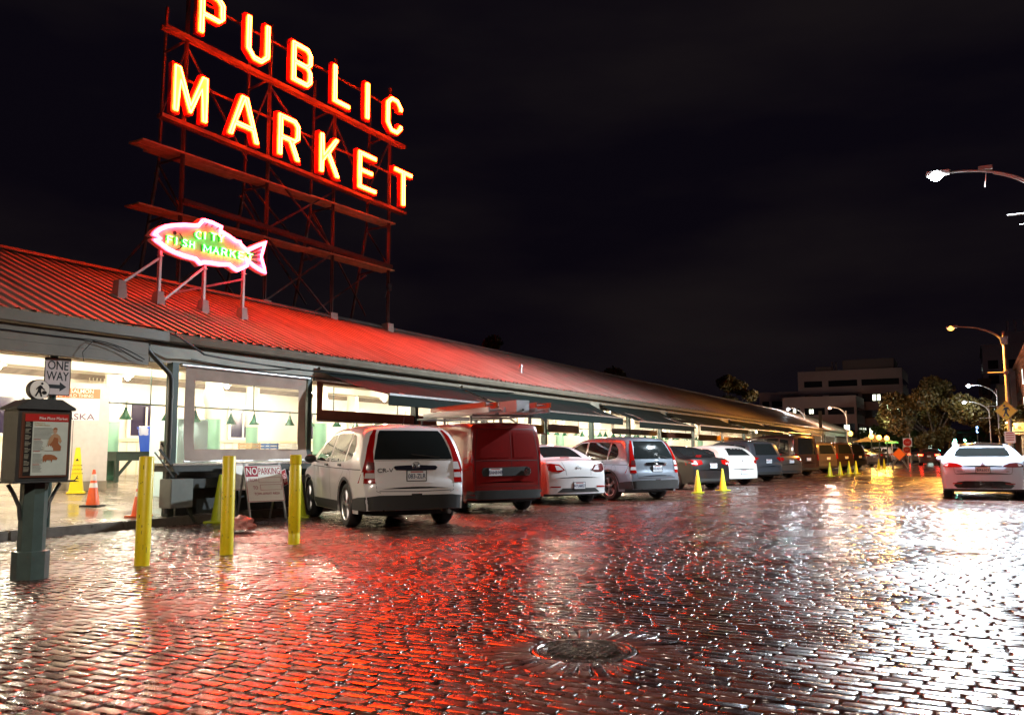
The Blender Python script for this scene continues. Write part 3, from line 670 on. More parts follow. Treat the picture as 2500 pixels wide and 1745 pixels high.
FONTP = {
 'C': [[(.8, .85), (.5, 1), (.15, .8), (0, .5), (.15, .2), (.5, 0), (.8, .15)]], 'I': [[(.2, 0), (.2, 1)]], 'T': [[(0, 1), (.8, 1)], [(.4, 1), (.4, 0)]], 'Y': [[(0, 1), (.4, .5), (.8, 1)], [(.4, .5), (.4, 0)]],
 'F': [[(.7, 1), (0, 1), (0, 0)], [(0, .52), (.6, .52)]], 'S': [[(.7, .85), (.4, 1), (.1, .9), (.05, .7), (.35, .52), (.65, .35), (.65, .12), (.35, 0), (0, .15)]], 'H': [[(0, 0), (0, 1)], [(.7, 0), (.7, 1)], [(0, .5), (.7, .5)]],
 'M': [[(0, 0), (0, 1), (.45, .3), (.9, 1), (.9, 0)]], 'A': [[(0, 0), (.4, 1), (.8, 0)], [(.16, .38), (.64, .38)]], 'R': [[(0, 0), (0, 1), (.5, 1), (.7, .8), (.6, .55), (0, .5)], [(.35, .5), (.72, 0)]],
 'K': [[(0, 0), (0, 1)], [(.65, 1), (0, .45)], [(.2, .6), (.7, 0)]], 'E': [[(.65, 1), (0, 1), (0, 0), (.65, 0)], [(0, .52), (.55, .52)]]}
def neon_word(s, y0, z0, y1, z1, h):
    n = len(s); st = (y1 - y0) / n
    for i, ch in enumerate(s):
        m = MB(); b = MB()
        for pl in FONTP[ch]:
            pts = [(y0 + st * i + p[0] * st * .82, z0 + (z1 - z0) * i / n + p[1] * h) for p in pl]
            m.tube([(.13, *p) for p in pts], .011, 6)
            for a_, b_ in zip(pts, pts[1:]): b.bar((.078, a_[0] - .03, a_[1]), (.078, b_[0] - .03, b_[1]), .05, .012)
        lo = b.obj('lettering', GP, fish); m.obj('letter_tube', GNEON, lo, smooth=60)
neon_word('CITY', 13.1, 6.0, 13.98, 6.09, .165)
neon_word('FISH', 12.36, 5.73, 13.15, 5.76, .155)
neon_word('MARKET', 13.34, 5.74, 14.9, 5.82, .165)
LEGM = mat('fish_leg_metal', (.5, .32, .3), .4, metal=.2, var=.2)
for y, zt in ((12.28, 5.56), (13.48, 5.5), (14.65, 5.6)):
    m = MB(); m.box(-.035, .035, y - .03, y + .03, 4.55, zt); m.box(-.035, .06, y - .045, y + .045, zt - .12, zt - .1); m.obj('post', LEGM, fish)
    m = MB(); m.lathe([(.17, -.18), (.11, .26), (.02, .265)], 4, Matrix.Translation((0, y, 4.42)) @ Matrix.Rotation(R(45), 4, 'Z')); m.obj('foot', mat('fish_foot', (.5, .27, .22), .5, var=.15), fish)
for a, b in [((0, 13.45, 5.4), (.02, 12.38, 4.5)), ((0, 14.62, 5.35), (-.8, 13.2, 4.85)), ((0, 12.25, 5.38), (0, 11.4, 4.72))]:
    m = MB(); m.bar(a, b, .045); m.obj('brace', LEGM, fish)
m = MB(); m.lathe([(.17, -.22), (.11, .2), (.02, .205)], 4, Matrix.Translation((0, 11.34, 4.55)) @ Matrix.Rotation(R(45), 4, 'Z')); m.obj('foot', mat('fish_foot', (.5, .27, .22)), fish)

# ============================================================ KIOSK
KG = mat('kiosk_dark_grey', (.06, .062, .06), .38, var=.25, vscale=5, bump=.1, coat=.3); KGR = mat('kiosk_green_grey', (.07, .105, .095), .4, var=.2, vscale=6, bump=.1)
kio = thing('information_kiosk', 'grey green octagonal post kiosk with a lit market map panel at far left', 'kiosk', (-8.62, 5.62, 0), R(82))
# local -y faces the camera
def octa(r, z0, z1, r2=None, rot=22.5):
    return [(r, z0), (r2 or r, z1)], 8, Matrix.Rotation(R(rot), 4, 'Z')
m = MB(); p, n, M_ = octa(.175, 0, .28); m.lathe(p, n, M_); m.lathe([(.175, .28), (.135, .285)], 8, M_, cap=False); m.obj('base', KGR, kio)
m = MB(); p, n, M_ = octa(.13, .28, 1.0); m.lathe(p, n, M_); m.obj('post', KGR, kio)
for s in (-1, 1):
    m = MB(); m.tube([(s * .26, 0, .96), (s * .2, 0, .86), (s * .145, 0, .74), (s * .125, 0, .6)], .02, 6); m.obj('bracket', KG, kio, smooth=60)
m = MB(); m.box(-.31, .31, -.2, .2, .975, .995); m.obj('shelf', KG, kio, bevel=.004)
m = MB(); m.box(-.27, .27, -.165, .165, .995, 1.72); m.obj('cabinet', KG, kio, bevel=.008)
m = MB(); m.prism([(-.3, 1.72), (.3, 1.72), (.3, 1.745), (.15, 1.83), (-.15, 1.83), (-.3, 1.745)], lambda a, b: (a, -.19, b), lambda a, b: (a, .19, b)); m.obj('roof', KG, kio, bevel=.006)
m = MB(); m.box(-.24, .24, -.178, -.165, 1.03, 1.69); fr = m.obj('panel_frame', mat('brown_frame', (.12, .05, .03), .3), kio)
LITP = lambda nm, c, e: mat(nm, c, .35, em=c, es=e)
POSTR = mat('panel_red', (.45, .025, .02), .3, coat=.6); PAPER = mat('panel_paper', (.55, .6, .52), .3, coat=.6, var=.1, vscale=6); PBLK = mat('panel_black', (.02, .018, .015), .3, coat=.5)
m = MB(); m.box(-.21, .225, -.182, -.178, 1.60, 1.675); m.obj('header', POSTR, fr)
m = MB(); m.box(-.21, -.135, -.182, -.178, 1.05, 1.598); m.obj('index_strip', PBLK, fr)
m = MB(); m.box(-.133, .225, -.182, -.178, 1.05, 1.598); m.obj('page', PAPER, fr)
TX = frame((.07, -.1835, 1.632), (1, 0, 0)); text('lettering', 'Pike Place Market', .042, WHITE, kio, TX, extrude=.0008, sx=.95)
OCH = mat('ochre_print', (.4, .25, .06), .5); TXG = mat('grey_print', (.16, .17, .15), .5); SEP = mat('sepia_print', (.3, .1, .03), .5)
text('lettering', 'Welcome to\nThe Public Market', .021, OCH, kio, frame((-.12, -.1835, 1.572), (1, 0, 0)), extrude=.0005, align='LEFT')
m = MB(); m2 = MB(); m3 = MB()
for i in range(38):
    z = 1.53 - i * .012
    if i in (10, 20, 21, 31): continue
    w_ = (.19 if i < 10 else .1) - random.random() * .02; m.box(-.12, -.12 + w_, -.1835, -.1825, z, z + .0045)
for i in range(40):
    z = 1.585 - i * .013
    if i % 5 == 4: continue
    m2.box(-.205, -.205 + random.uniform(.03, .06), -.1835, -.1825, z, z + .004)
for z in (1.412, 1.292, 1.157): m3 = MB(); m3.box(-.12, -.05, -.1835, -.1825, z, z + .006); m3.obj('heading', mat('red_print', (.4, .05, .03), .5), kio)
m.obj('print', TXG, kio); m2.obj('print', mat('light_print', (.4, .38, .28), .5), kio)
def flat(name, poly, mt, parent, T_): me = filled([poly], .0006); me.transform(T_); me.materials.append(mt); return link(name, me, parent)
FP = frame((0, -.1842, 0), (1, 0, 0))
man = [(.0, 1.30), (.155, 1.30), (.16, 1.36), (.14, 1.41), (.15, 1.45), (.125, 1.475), (.11, 1.48), (.113, 1.51), (.10, 1.535), (.08, 1.535), (.07, 1.515), (.075, 1.485), (.05, 1.46), (.05, 1.42), (.06, 1.39), (.03, 1.36), (0, 1.335)]
SHT = mat('sepia_pale_print', (.42, .25, .13), .5); FP2 = Matrix.Translation((-0.0, 0, 0)) @ frame((0, -.1850, 0), (1, 0, 0)); FP3 = frame((0, -.1858, 0), (1, 0, 0))
torso = [(.02, 1.36), (.03, 1.41), (.05, 1.45), (.08, 1.475), (.115, 1.475), (.145, 1.45), (.165, 1.40), (.15, 1.375), (.13, 1.40), (.125, 1.36)]
flat('picture', torso, SHT, kio, FP)
flat('picture', [(.0, 1.30), (.155, 1.30), (.16, 1.345), (.13, 1.375), (.125, 1.43), (.085, 1.44), (.07, 1.40), (.05, 1.375), (.01, 1.35)], SEP, kio, FP2)
flat('picture', [(.092 + .021 * math.cos(a * .5236), 1.505 + .028 * math.sin(a * .5236)) for a in range(12)], mat('sepia_face_print', (.45, .27, .16), .5), kio, FP2)
flat('picture', [(.07, 1.51), (.075, 1.535), (.095, 1.541), (.113, 1.532), (.114, 1.515), (.1, 1.522), (.085, 1.52)], SEP, kio, FP3)
flat('picture', [(-.01 + .085 * (a / 11) , 1.315 + .028 * abs(math.sin(a * 1.9)) + .02 * math.sin(a * .29)) for a in range(12)] + [(.08, 1.302), (-.01, 1.302)], PAPER, kio, FP3); flat('picture', [(.012, 1.305), (.07, 1.3), (.085, 1.34), (.06, 1.365), (.035, 1.35), (.015, 1.35)], PAPER, kio, Matrix.Translation((0, -.001, 0)) @ FP) if False else None
pig = [(-.02, 1.24), (.0, 1.262), (.06, 1.262), (.1, 1.25), (.13, 1.225), (.12, 1.205), (.08, 1.21), (.07, 1.18), (.06, 1.205), (.02, 1.205), (.01, 1.18), (0, 1.205), (-.015, 1.18), (-.02, 1.21)]
flat('picture', pig, SEP, kio, FP)
m = MB(); MD = Matrix.Translation((-.03, -.02, 1.935)) @ Matrix.Rotation(math.pi / 2, 4, 'X'); m.lathe([(.105, -.04), (.105, .04)], 32, MD); disc = m.obj('disc_housing', KG, kio, smooth=40)
m = MB(); m.lathe([(.098, .04), (.098, .046)], 32, MD); m.obj('disc_face', WHITE, kio, smooth=40)
FD = frame((-.03, -.068, 1.935), (1, 0, 0))
walker = [(-.02, .03), (0, .045), (.02, .04), (.03, .02), (.05, .005), (.045, -.005), (.015, .012), (.01, -.01), (.02, -.045), (.025, -.075), (.01, -.075), (0, -.045), (-.012, -.028), (-.035, -.072), (-.05, -.07), (-.025, -.02), (-.018, .015), (-.035, -.005), (-.042, .003)]
flat('walking_figure', walker, BLACK, kio, FD)
flat('walking_figure', [(.02 + .013 * math.cos(a * math.pi / 6), .063 + .013 * math.sin(a * math.pi / 6)) for a in range(12)], BLACK, kio, FD)
flat('walking_figure', [(.045 + .026 * math.cos(a * math.pi / 6), -.03 + .02 * math.sin(a * math.pi / 6)) for a in range(12)], BLACK, kio, FD)

# ============================================================ BOLLARDS
YELB = mat('yellow_bollard_paint', (.82, .64, .008), .42, var=.12, vscale=6, bump=.15, bscale=30, rvar=.1)
SCR = mat('scuffed_paint', (.05, .045, .03), .7)
def bollard(x, y, label, cap=False, lean=.0):
    t = thing('bollard', label, 'bollard', (x, y, 0), 0, 'yellow steel bollards'); t.rotation_euler = (0, lean, 0)
    m = MB(); r = .082
    if cap: m.lathe([(r, -.01), (r, .13), (r - .006, .14), (r - .006, .16), (r, .17), (r, 1.08), (r - .008, 1.09), (r - .008, 1.11), (r, 1.115), (r, 1.235), (r - .01, 1.245), (.001, 1.245)], 28)
    else: m.lathe([(r, -.01), (r, 1.225), (r - .008, 1.235), (.001, 1.236)], 28)
    m.obj('tube', YELB, t, smooth=40)
    m = MB()
    for k in range(16):
        a = random.uniform(-1.9, .3); z = random.uniform(.05, 1.1); h = random.choice((.008, .012, .03, .06)) * random.uniform(.5, 1.2); w_ = random.uniform(.003, .01)
        m.add([((r + .0008) * math.cos(a + i * w_ / r), (r + .0008) * math.sin(a + i * w_ / r), z + j * h) for i, j in ((0, 0), (1, .1), (1.2, .9), (.1, 1))], [(0, 1, 2, 3)])
    m.obj('scuffs', SCR, t)
bollard(-8.46, 6.85, 'yellow bollard nearest the kiosk, leftmost of three', lean=.01)
bollard(-8.42, 8.08, 'middle yellow bollard in front of the no parking sign')
bollard(-8.5, 9.4, 'yellow bollard with grooved cap beside the white SUV', cap=True)

# ============================================================ CONES
ORG = mat('orange_cone_plastic', (.75, .10, .01), .4, var=.12, vscale=6); REFL = mat('reflective_band', (.75, .7, .65), .35, var=.25, vscale=14)
LIME = mat('lime_cone_plastic', (.52, .60, .02), .38, var=.1); 
def cone(x, y, z, label, c, bands=True, h=.71, base=BLACK, grp=None, lean=0):
    t = thing('traffic_cone', label, 'cone', (x, y, z), random.uniform(0, 1.5), grp); s = h / .71
    t.rotation_euler.x = lean
    m = MB(); b = .18 * s
    m.box(-b, b, -b, b, 0, .03 * s); m.obj('base', base, t, bevel=.008)
    r0, r1 = .125 * s, .025 * s
    def rr(q): return r0 + (r1 - r0) * (q - .03) / .68
    m = MB(); m.lathe([(rr(.03), .03 * s), (rr(.7), .70 * s), (rr(.71) * .8, .71 * s), (.001, .712 * s)], 24); m.obj('cone_body', c, t, smooth=50)
    if bands:
        for a, e in ((.36, .45), (.5, .62)):
            m = MB(); m.lathe([(rr(a) + .002, a * s), (rr(e) + .002, e * s)], 24, cap=False); m.obj('reflective_band', REFL, t, smooth=50)
    return t
cone(-15.25, 11.15, .265, 'scuffed orange traffic cone standing alone on the wet arcade floor', ORG)
cone(-13.25, 10.62, .155, 'bright orange traffic cone against the dark downpipe post', ORG, base=ORG)
cone(-12.45, 11.75, .0, 'tall lime green cone behind the middle yellow bollard', LIME, False, .88, LIME)
cone(-11.95, 13.35, .0, 'tall lime green cone behind the bollard beside the white SUV', LIME, False, .8, LIME)
for (x, y, l) in ((-7.6, 26.41, 'lime green cone behind the black sedan, the nearer of that pair'), (-7.33, 28.39, 'lime green cone behind the black sedan, the farther of that pair'),
                  (-6.56, 46.8, 'lime green cone on the road by the brown van, first of four'), (-6.4, 49.4, 'lime green cone on the road beyond the brown van, second of four'),
                  (-6.3, 52.3, 'lime green cone on the road beyond the brown van, third of four'), (-6.0, 52.9, 'lime green cone on the road beyond the brown van, last of four'),
                  (-6.1, 67.4, 'tiny far lime green cone at the end of the parked row, left one'), (-5.75, 67.5, 'tiny far lime green cone at the end of the parked row, right one')):
    cone(x, y, 0, l, LIME, False, .71, LIME, 'lime cones along the parked cars')

# wet floor sign cone
wf = thing('wet_floor_cone', 'tall yellow four sided caution wet floor cone by the poster panel', 'caution cone', (-17.75, 12.55, fzl(-17.9)), R(50))
YP = mat('yellow_plastic', (.85, .66, .02), .35)
m = MB(); m.lathe([(.26, 0), (.26, .03), (.2, .05), (.19, .12), (.065, 1.0), (.05, 1.02), (.001, 1.02)], 4, Matrix.Rotation(R(45), 4, 'Z'), cap=False); m.obj('cone_body', YP, wf)
m = MB()
for z, w_, h in ((.74, .06, .05),): m.prism([(-.035, .72), (.035, .72), (0, .78)], lambda a, b: (a, -.068 - (1 - b) * .09, b), lambda a, b: (a, -.072 - (1 - b) * .09, b))
m.obj('warning_triangle', BLACK, wf)
for z, s in ((.62, 'CAUTION'), (.53, 'CUIDADO'), (.44, 'ATTENTION')):
    yy = -(.046 + (1.0 - z) * .1005) - .004
    text('lettering', s, .034 if len(s) > 7 else .042, BLACK, wf, frame((0, yy, z), (1, 0, 0), (0, .1, 1)), extrude=.001)
    xx = (.046 + (1.0 - z) * .1005) + .004
    text('lettering', s, .034 if len(s) > 7 else .042, BLACK, wf, frame((xx, 0, z), (0, 1, 0), (-.1, 0, 1)), extrude=.001)
for zz in (.3,):
    yy = -(.046 + .7 * .1005) - .003
    flat('falling_figure', [(-.05, 0), (-.02, .02), (.0, .06), (.02, .1), (.035, .09), (.02, .05), (.05, .03), (.045, .015), (.01, .025), (-.02, -.01), (.06, -.03), (.06, -.04), (-.05, -.04)], BLACK, wf, frame((0, yy, zz), (1, 0, 0), (0, .1, 1)))

# ONE WAY sign on canopy post
ow = thing('one_way_sign', 'white ONE WAY sign with black right arrow on the green canopy post', 'road sign', (-12.82, 8.64, 2.5), R(-4))
SP = mat('white_sign_sheet', (.62, .52, .5), .45, var=.08, vscale=5)
def rrect(w_, h, r, n=5):
    o = []
    for cx, cy, a0 in ((w_ / 2 - r, h / 2 - r, 0), (-w_ / 2 + r, h / 2 - r, 90), (-w_ / 2 + r, -h / 2 + r, 180), (w_ / 2 - r, -h / 2 + r, 270)):
        for k in range(n + 1): a = R(a0 + 90 * k / n); o.append((cx + r * math.cos(a), cy + r * math.sin(a)))
    return o
def panel(name, poly, th, mt, parent, T_): me = filled([poly], th); me.transform(T_); me.materials.append(mt); return link(name, me, parent)
F0 = frame((0, 0, 0), (0, 1, 0))
panel('board', rrect(.43, .6, .03), .003, BLACK, ow, F0); panel('board_face', rrect(.4, .57, .025), .003, SP, ow, Matrix.Translation((.002, 0, 0)) @ F0)
text('lettering', 'ONE', .2, BLACK, ow, frame((.0065, 0, .17), (0, 1, 0)), extrude=.001, sx=.82, bold=.002)
text('lettering', 'WAY', .2, BLACK, ow, frame((.0065, 0, .0), (0, 1, 0)), extrude=.001, sx=.78, bold=.002)
panel('arrow', [(-.14, -.03), (.04, -.03), (.04, -.075), (.15, 0), (.04, .075), (.04, .03), (-.14, .03)], .001, BLACK, ow, frame((.0065, 0, -.16), (0, 1, 0)))

# A-frame no parking sign
af = thing('no_parking_sign', 'folding NO PARKING FROM TO tow-away sign leaning in front of the dark stall', 'sign', (-11.95, 12.5, 0), R(-18))
th = R(17); AM = Matrix.Rotation(-th, 4, 'Y')
for s in (-1, 1):
    m = MB(); m.bar(AM @ Vector((0, s * .37, .0)), AM @ Vector((0, s * .37, 1.12)), .035, .035); m.obj('leg', GALV, af)
    m = MB(); m.bar((-.6, s * .35, .0), AM @ Vector((-.0, s * .37, 1.08)), .03); m.obj('rear_leg', GALV, af)
AF = AM @ frame((.022, 0, .72), (0, 1, 0))
panel('board', rrect(.78, .72, .02), .004, WHITE, af, AF)
RD = mat('dark_red_print', (.35, .01, .03), .5)
def rline(w_, h, t_): return [rrect(w_, h, .015), rrect(w_ - t_, h - t_, .012)]
me = filled(rline(.76, .7, .02), .001); me.transform(Matrix.Translation((.005, 0, 0)) @ AF); me.materials.append(RD); link('border', me, af)
AF2 = Matrix.Translation((.0055, 0, 0)) @ AF
panel('red_block', [(-.37, .14), (-.12, .14), (-.12, .34), (-.37, .34)], .001, RD, af, AF2)
text('lettering', 'NO', .2, WHITE, af, Matrix.Translation((.002, 0, 0)) @ AF2 @ Matrix.Translation((-.245, .24, 0)), extrude=.001, sx=.75, bold=.002)
text('lettering', 'PARKING', .18, RD, af, AF2 @ Matrix.Translation((.125, .24, 0)), extrude=.001, sx=.62, bold=.002)
text('lettering', 'FROM', .09, RD, af, AF2 @ Matrix.Translation((-.24, .07, 0)), extrude=.001, sx=.75)
text('lettering', 'TO', .09, RD, af, AF2 @ Matrix.Translation((-.2, -.08, 0)), extrude=.001, sx=.8)
text('lettering', 'TOW-AWAY AREA', .07, RD, af, AF2 @ Matrix.Translation((.03, -.2, 0)), extrude=.001, sx=.9)
for a, b, c_, d in ((-.12, .35, .02, .12), (-.1, .35, -.13, -.02)):
    me = filled([[(a, c_), (b, c_), (b, d), (a, d)], [(a + .005, c_ + .005), (b - .005, c_ + .005), (b - .005, d - .005), (a + .005, d - .005)]], .0008); me.transform(AF2); me.materials.append(RD); link('box_outline', me, af)
bg2 = thing('stored_sign', 'second red edged white sign board leaning behind the no parking sign', 'sign', (-12.5, 12.1, .0))
panel('board', rrect(.62, .5, .02), .004, WHITE, bg2, frame((0, .1, .82), (0, 1, 0), (-.1, 0, 1))); me = filled(rline(.6, .48, .015), .001); me.transform(frame((.006, .1, .82), (0, 1, 0), (-.1, 0, 1))); me.materials.append(RD); link('border', me, bg2)
m = MB(); m.bar((0, .1, 0), (-.05, .1, .7), .03); m.obj('leg', GALV, bg2)

# crumpled bag
bm = bmesh.new(); bmesh.ops.create_icosphere(bm, subdivisions=4, radius=.22)
for v in bm.verts:
    p = v.co; q = 1 + .18 * math.sin(p.x * 31 + p.y * 17) * math.cos(p.z * 29) + .12 * math.sin(p.y * 53 + p.z * 41) + random.uniform(-.03, .03); v.co = Vector((p.x * q, p.y * q * 1.15, max(p.z, -.05) * q * .72 + .1))
me = bpy.data.meshes.new('bag'); bm.to_mesh(me); bm.free(); me.materials.append(mat('thin_pink_plastic', (.75, .42, .38), .3, alpha=.75))
o = link('plastic_bag', me, None, 25, (-10.55, 10.35, 0)); tag(o, 'crumpled translucent plastic bag on the bricks behind the middle bollard', 'bag')

# arcade furniture ------------------------------------------------
def table(name, label, x, y, rz, L, W, H, gm):
    t = thing(name, label, 'table', (x, y, fzl(x)), rz)
    m = MB(); m.box(-W / 2, W / 2, -L / 2, L / 2, H - .04, H); m.obj('tabletop', gm, t)
    m = MB(); m.box(-W / 2 + .03, W / 2 - .03, -L / 2 + .03, L / 2 - .03, H - .24, H - .04); m.obj('apron', gm, t)
    for a in (-1, 1):
        for b in (-1, 1):
            m = MB(); m.cbox((a * (W / 2 - .08), b * (L / 2 - .1), (H - .1) / 2), (.09, .09, H - .1)); m.obj('leg', gm, t)
    for b in (-1, 1):
        m = MB(); m.bar((W / 2 - .08, b * (L / 2 - .12), .15), (W / 2 - .08, b * (L / 2 - .55), H - .2), .06); m.obj('brace', gm, t)
    return t
table('green_table', 'green wooden trestle table carrying the blue bin along the arcade wall', -20.4, 16.9, 0, 3.4, .9, .8, PAINT_G)
table('green_table', 'long green trestle table farther along the arcade wall', -20.4, 21.5, 0, 4.4, .9, .8, PAINT_G)
table('green_table', 'green trestle table far back beside the white sedan', -20.4, 27.0, 0, 4.4, .9, .8, PAINT_G)
bn = thing('recycling_bin', 'blue plastic bin lined with a clear bag on the green table', 'bin', (-20.3, 16.55, fzl(-20.4) + .8))
BLU = mat('blue_plastic', (.02, .07, .45), .35)
m = MB(); m.lathe([(.26, 0), (.33, .62), (.36, .63), (.36, .68), (.33, .68), (.31, .6), (.2, .3)], 4, Matrix.Rotation(R(45), 4, 'Z') , cap=False); m.obj('body', BLU, bn)
m = MB(); m.lathe([(.35, .45), (.375, .56), (.38, .69), (.33, .7)], 20, Matrix.Rotation(R(45), 4, 'Z'), cap=False)
for i, v in enumerate(m.v): m.v[i] = (v[0] * (1 + .04 * math.sin(i * 2.3)) * .82, v[1] * (1 + .04 * math.cos(i * 1.7)) * .82, v[2] + .02 * math.sin(i * 3.1))
m.obj('liner_bag', mat('liner', (.8, .8, .85), .3, alpha=.55), bn, smooth=60)
m = MB(); m.box(.235, .24, -.12, .1, .25, .42); m.obj('paper_note', WHITE, bn)
m = MB(); m.box(-.16, .16, -.16, .16, 0, .01); m.obj('bottom', BLU, bn)
# poster freezer panel
pn = thing('poster_panel', 'tall white cabinet wall with an ALASKA salmon poster beside the green column', 'cabinet', (-18.4, 12.9, fzl(-18.4)), R(62))
m = MB(); m.box(-.75, .72, 0, .9, .0, 2.5); m.obj('cabinet', mat('white_cabinet', (.62, .58, .58), .4, var=.08), pn, bevel=.01)
m = MB(); m.box(-.76, .73, -.02, .9, 0, .22); m.obj('plinth', mat('plinth_grey', (.25, .22, .18), .5), pn)
m = MB(); m.box(-.045, -.035, -.004, 0, .25, 2.4); m.obj('door_seam', BLACK, pn)
POR = mat('orange_print', (.8, .16, .04), .4)
m = MB(); m.box(-.62, .5, -.012, -.002, 1.62, 2.36); m.obj('poster', mat('poster_white', (.75, .72, .78), .4), pn)
m = MB(); m.box(-.62, .5, -.016, -.013, 2.14, 2.36); m.obj('poster_band', POR, pn)
text('lettering', 'RIVER SALMON', .125, WHITE, pn, frame((-.06, -.018, 2.3), (1, 0, 0)), extrude=.001, bold=.002)
text('lettering', 'THE WILD THING', .105, WHITE, pn, frame((-.06, -.018, 2.195), (1, 0, 0)), extrude=.001)
text('lettering', 'ALASKA', .2, mat('plum_print', (.12, .05, .12), .5), pn, frame((-.05, -.018, 1.7), (1, 0, 0)), extrude=.001, sx=1.25)
panel('picture', [(-.6, 2.1), (-.3, 2.06), (-.1, 1.95), (-.05, 1.88), (-.2, 1.9), (-.45, 1.98), (-.6, 2.0)], .001, mat('salmon_print', (.25, .12, .14), .4), pn, frame((0, -.0135, 0), (1, 0, 0)))
# left white mural wall
mw = thing('painted_screen', 'white painted screen with purple lettering and a cream oval at far left', 'mural', (-18.6, 9.7, fzl(-18.6)), R(62))
m = MB(); m.box(-1.6, .72, 0, .06, .0, 2.75); m.obj('board', mat('mural_white', (.78, .74, .72), .5), mw)
text('lettering', 'y', .95, mat('purple_print', (.13, .05, .17), .4), mw, frame((.1, -.006, 2.0), (1, 0, .25), (0, 0, 1)), extrude=.003, bold=.012)
panel('oval', [(-.32 + .62 * math.cos(a * math.pi / 20), 1.35 + .62 * math.sin(a * math.pi / 20)) for a in range(40)], .002, mat('cream_print', (.8, .6, .48), .5), mw, frame((0, -.004, 0), (1, 0, 0)))
m = MB(); m.box(-1.6, .6, -.003, 0, .75, 1.55); m.obj('teal_band', mat('teal_print', (.3, .45, .45), .5), mw)
text('lettering', 'e.', .22, BLACK, mw, frame((.14, -.009, 1.2), (1, 0, .3)), extrude=.001)
cr = thing('wooden_planter', 'low planter box of orange wooden boards behind the kiosk', 'planter', (-18.2, 9.75, fzl(-18.2)), R(62))
OW = mat('orange_wood', (.6, .26, .05), .45, var=.3, vscale=4, bump=.1)
m = MB()
for k in range(5): m.box(-1.6, .66, 0, .5, .02 + k * .135, .145 + k * .135)
m.obj('boards', OW, cr, bevel=.006)
wb = thing('white_bin', 'white lidded tub standing on the orange wooden planter', 'tub', (-18.3, 9.5, fzl(-18.2) + .69), R(62))
m = MB(); m.box(-.5, .3, .1, .45, 0, .22); m.box(-.55, .35, .05, .5, .22, .3); m.obj('tub', mat('white_tub', (.8, .78, .8), .3), wb, bevel=.02)
eb = thing('fuse_box', 'cream electrical box with conduits on the arcade wall behind the column', 'box', (-22.45, 15.9, 1.5))
m = MB(); m.box(0, .25, 0, .9, -.1, .9); m.obj('box', CREAM, eb, bevel=.01)
m = MB()
for k in range(5): m.cyl((.1, .15 + k * .12, .9), (.1, .15 + k * .12, 2.0), .018, 6)
m.obj('conduit', CREAM, eb)
hd = thing('wall_phone', 'small dark fixture on a white backing behind the downpipe', 'fixture', (-15.5, 12.95, 1.35))
m = MB(); m.box(0, .05, -.1, .1, -.2, .2); m.obj('backing', WHITE, hd); m = MB(); m.sphere((.07, 0, .12), .06); m.bar((.07, -.09, .14), (.07, .09, .14), .04); m.bar((.07, 0, .1), (.07, .02, -.1), .035); m.obj('fixture', BLACK, hd)
pt = thing('ice_chest', 'pale blue lit ice display seen through the clear curtain', 'display case', (-16.1, 13.9, fzl(-16.1)))
m = MB(); m.box(-.5, .4, -.4, .5, 0, 1.75); m.obj('case', mat('pale_blue_case', (.55, .75, .8), .2), pt, bevel=.02)

# flashing plates on the roof under each fish post
for k, y in enumerate((12.28, 13.48, 14.65, 11.34)):
    m = MB(); m.add([(-.32, y - .28, 4.40 + .12), (.3, y - .28, 4.40 - .145), (.3, y + .28, 4.40 - .145), (-.32, y + .28, 4.40 + .12)], [(0, 1, 2, 3)]); m.obj('flashing_plate', mat('fish_foot', (.5, .27, .22)), fish)
# ============================================================ CARS
GLASS = mat('car_glass', (.012, .014, .014), .06, spec=.8, rvar=.03)
TRIM = mat('black_car_trim', (.02, .019, .018), .55); CHROME = mat('chrome', (.75, .75, .75), .12, metal=1.)
TAIL = mat('red_tail_lens', (.30, .004, .003), .12, coat=1.0); TAILW = mat('clear_tail_lens', (.55, .5, .5), .1, coat=1.); TAILD = mat('dark_lens', (.1, .02, .02), .1, coat=1.)
TYRE = mat('tyre_rubber', (.014, .013, .012), .8, bump=.15); RIM = mat('alloy_rim', (.5, .5, .5), .28, metal=.85)
PLATE = mat('number_plate', (.68, .7, .72), .4); PTX = mat('plate_blue', (.015, .03, .1), .4); SEAM = mat('panel_gap', (.006, .006, .006), .6)
def paint(name, c, metal=.0, rough=.28): return mat('car_paint_' + name, c, rough, metal=metal, coat=1., var=.03, vscale=2)

def interp(P, y):
    if y <= P[0][0]: return P[0][1]
    for a, b in zip(P, P[1:]):
        if y <= b[0]: return a[1] + (b[1] - a[1]) * (y - a[0]) / max(1e-9, b[0] - a[0])
    return P[-1][1]
def smoothP(P, n=5):   # Catmull-Rom in between
    o = []
    for i in range(len(P) - 1):
        p0 = P[max(i - 1, 0)]; p1 = P[i]; p2 = P[i + 1]; p3 = P[min(i + 2, len(P) - 1)]
        for k in range(n):
            t_ = k / n; q = []
            for d in (0, 1):
                q.append(.5 * (2 * p1[d] + (p2[d] - p0[d]) * t_ + (2 * p0[d] - 5 * p1[d] + 4 * p2[d] - p3[d]) * t_ ** 2 + (3 * p1[d] - p0[d] - 3 * p2[d] + p3[d]) * t_ ** 3))
            o.append(tuple(q))
    o.append(P[-1])
    r = [o[0]]
    for p in o[1:]:
        if p[0] > r[-1][0] + .004: r.append(p)
        else: r[-1] = (r[-1][0], max(p[1], r[-1][1])) if p[0] < P[len(P) // 2][0] else r[-1]
    return r

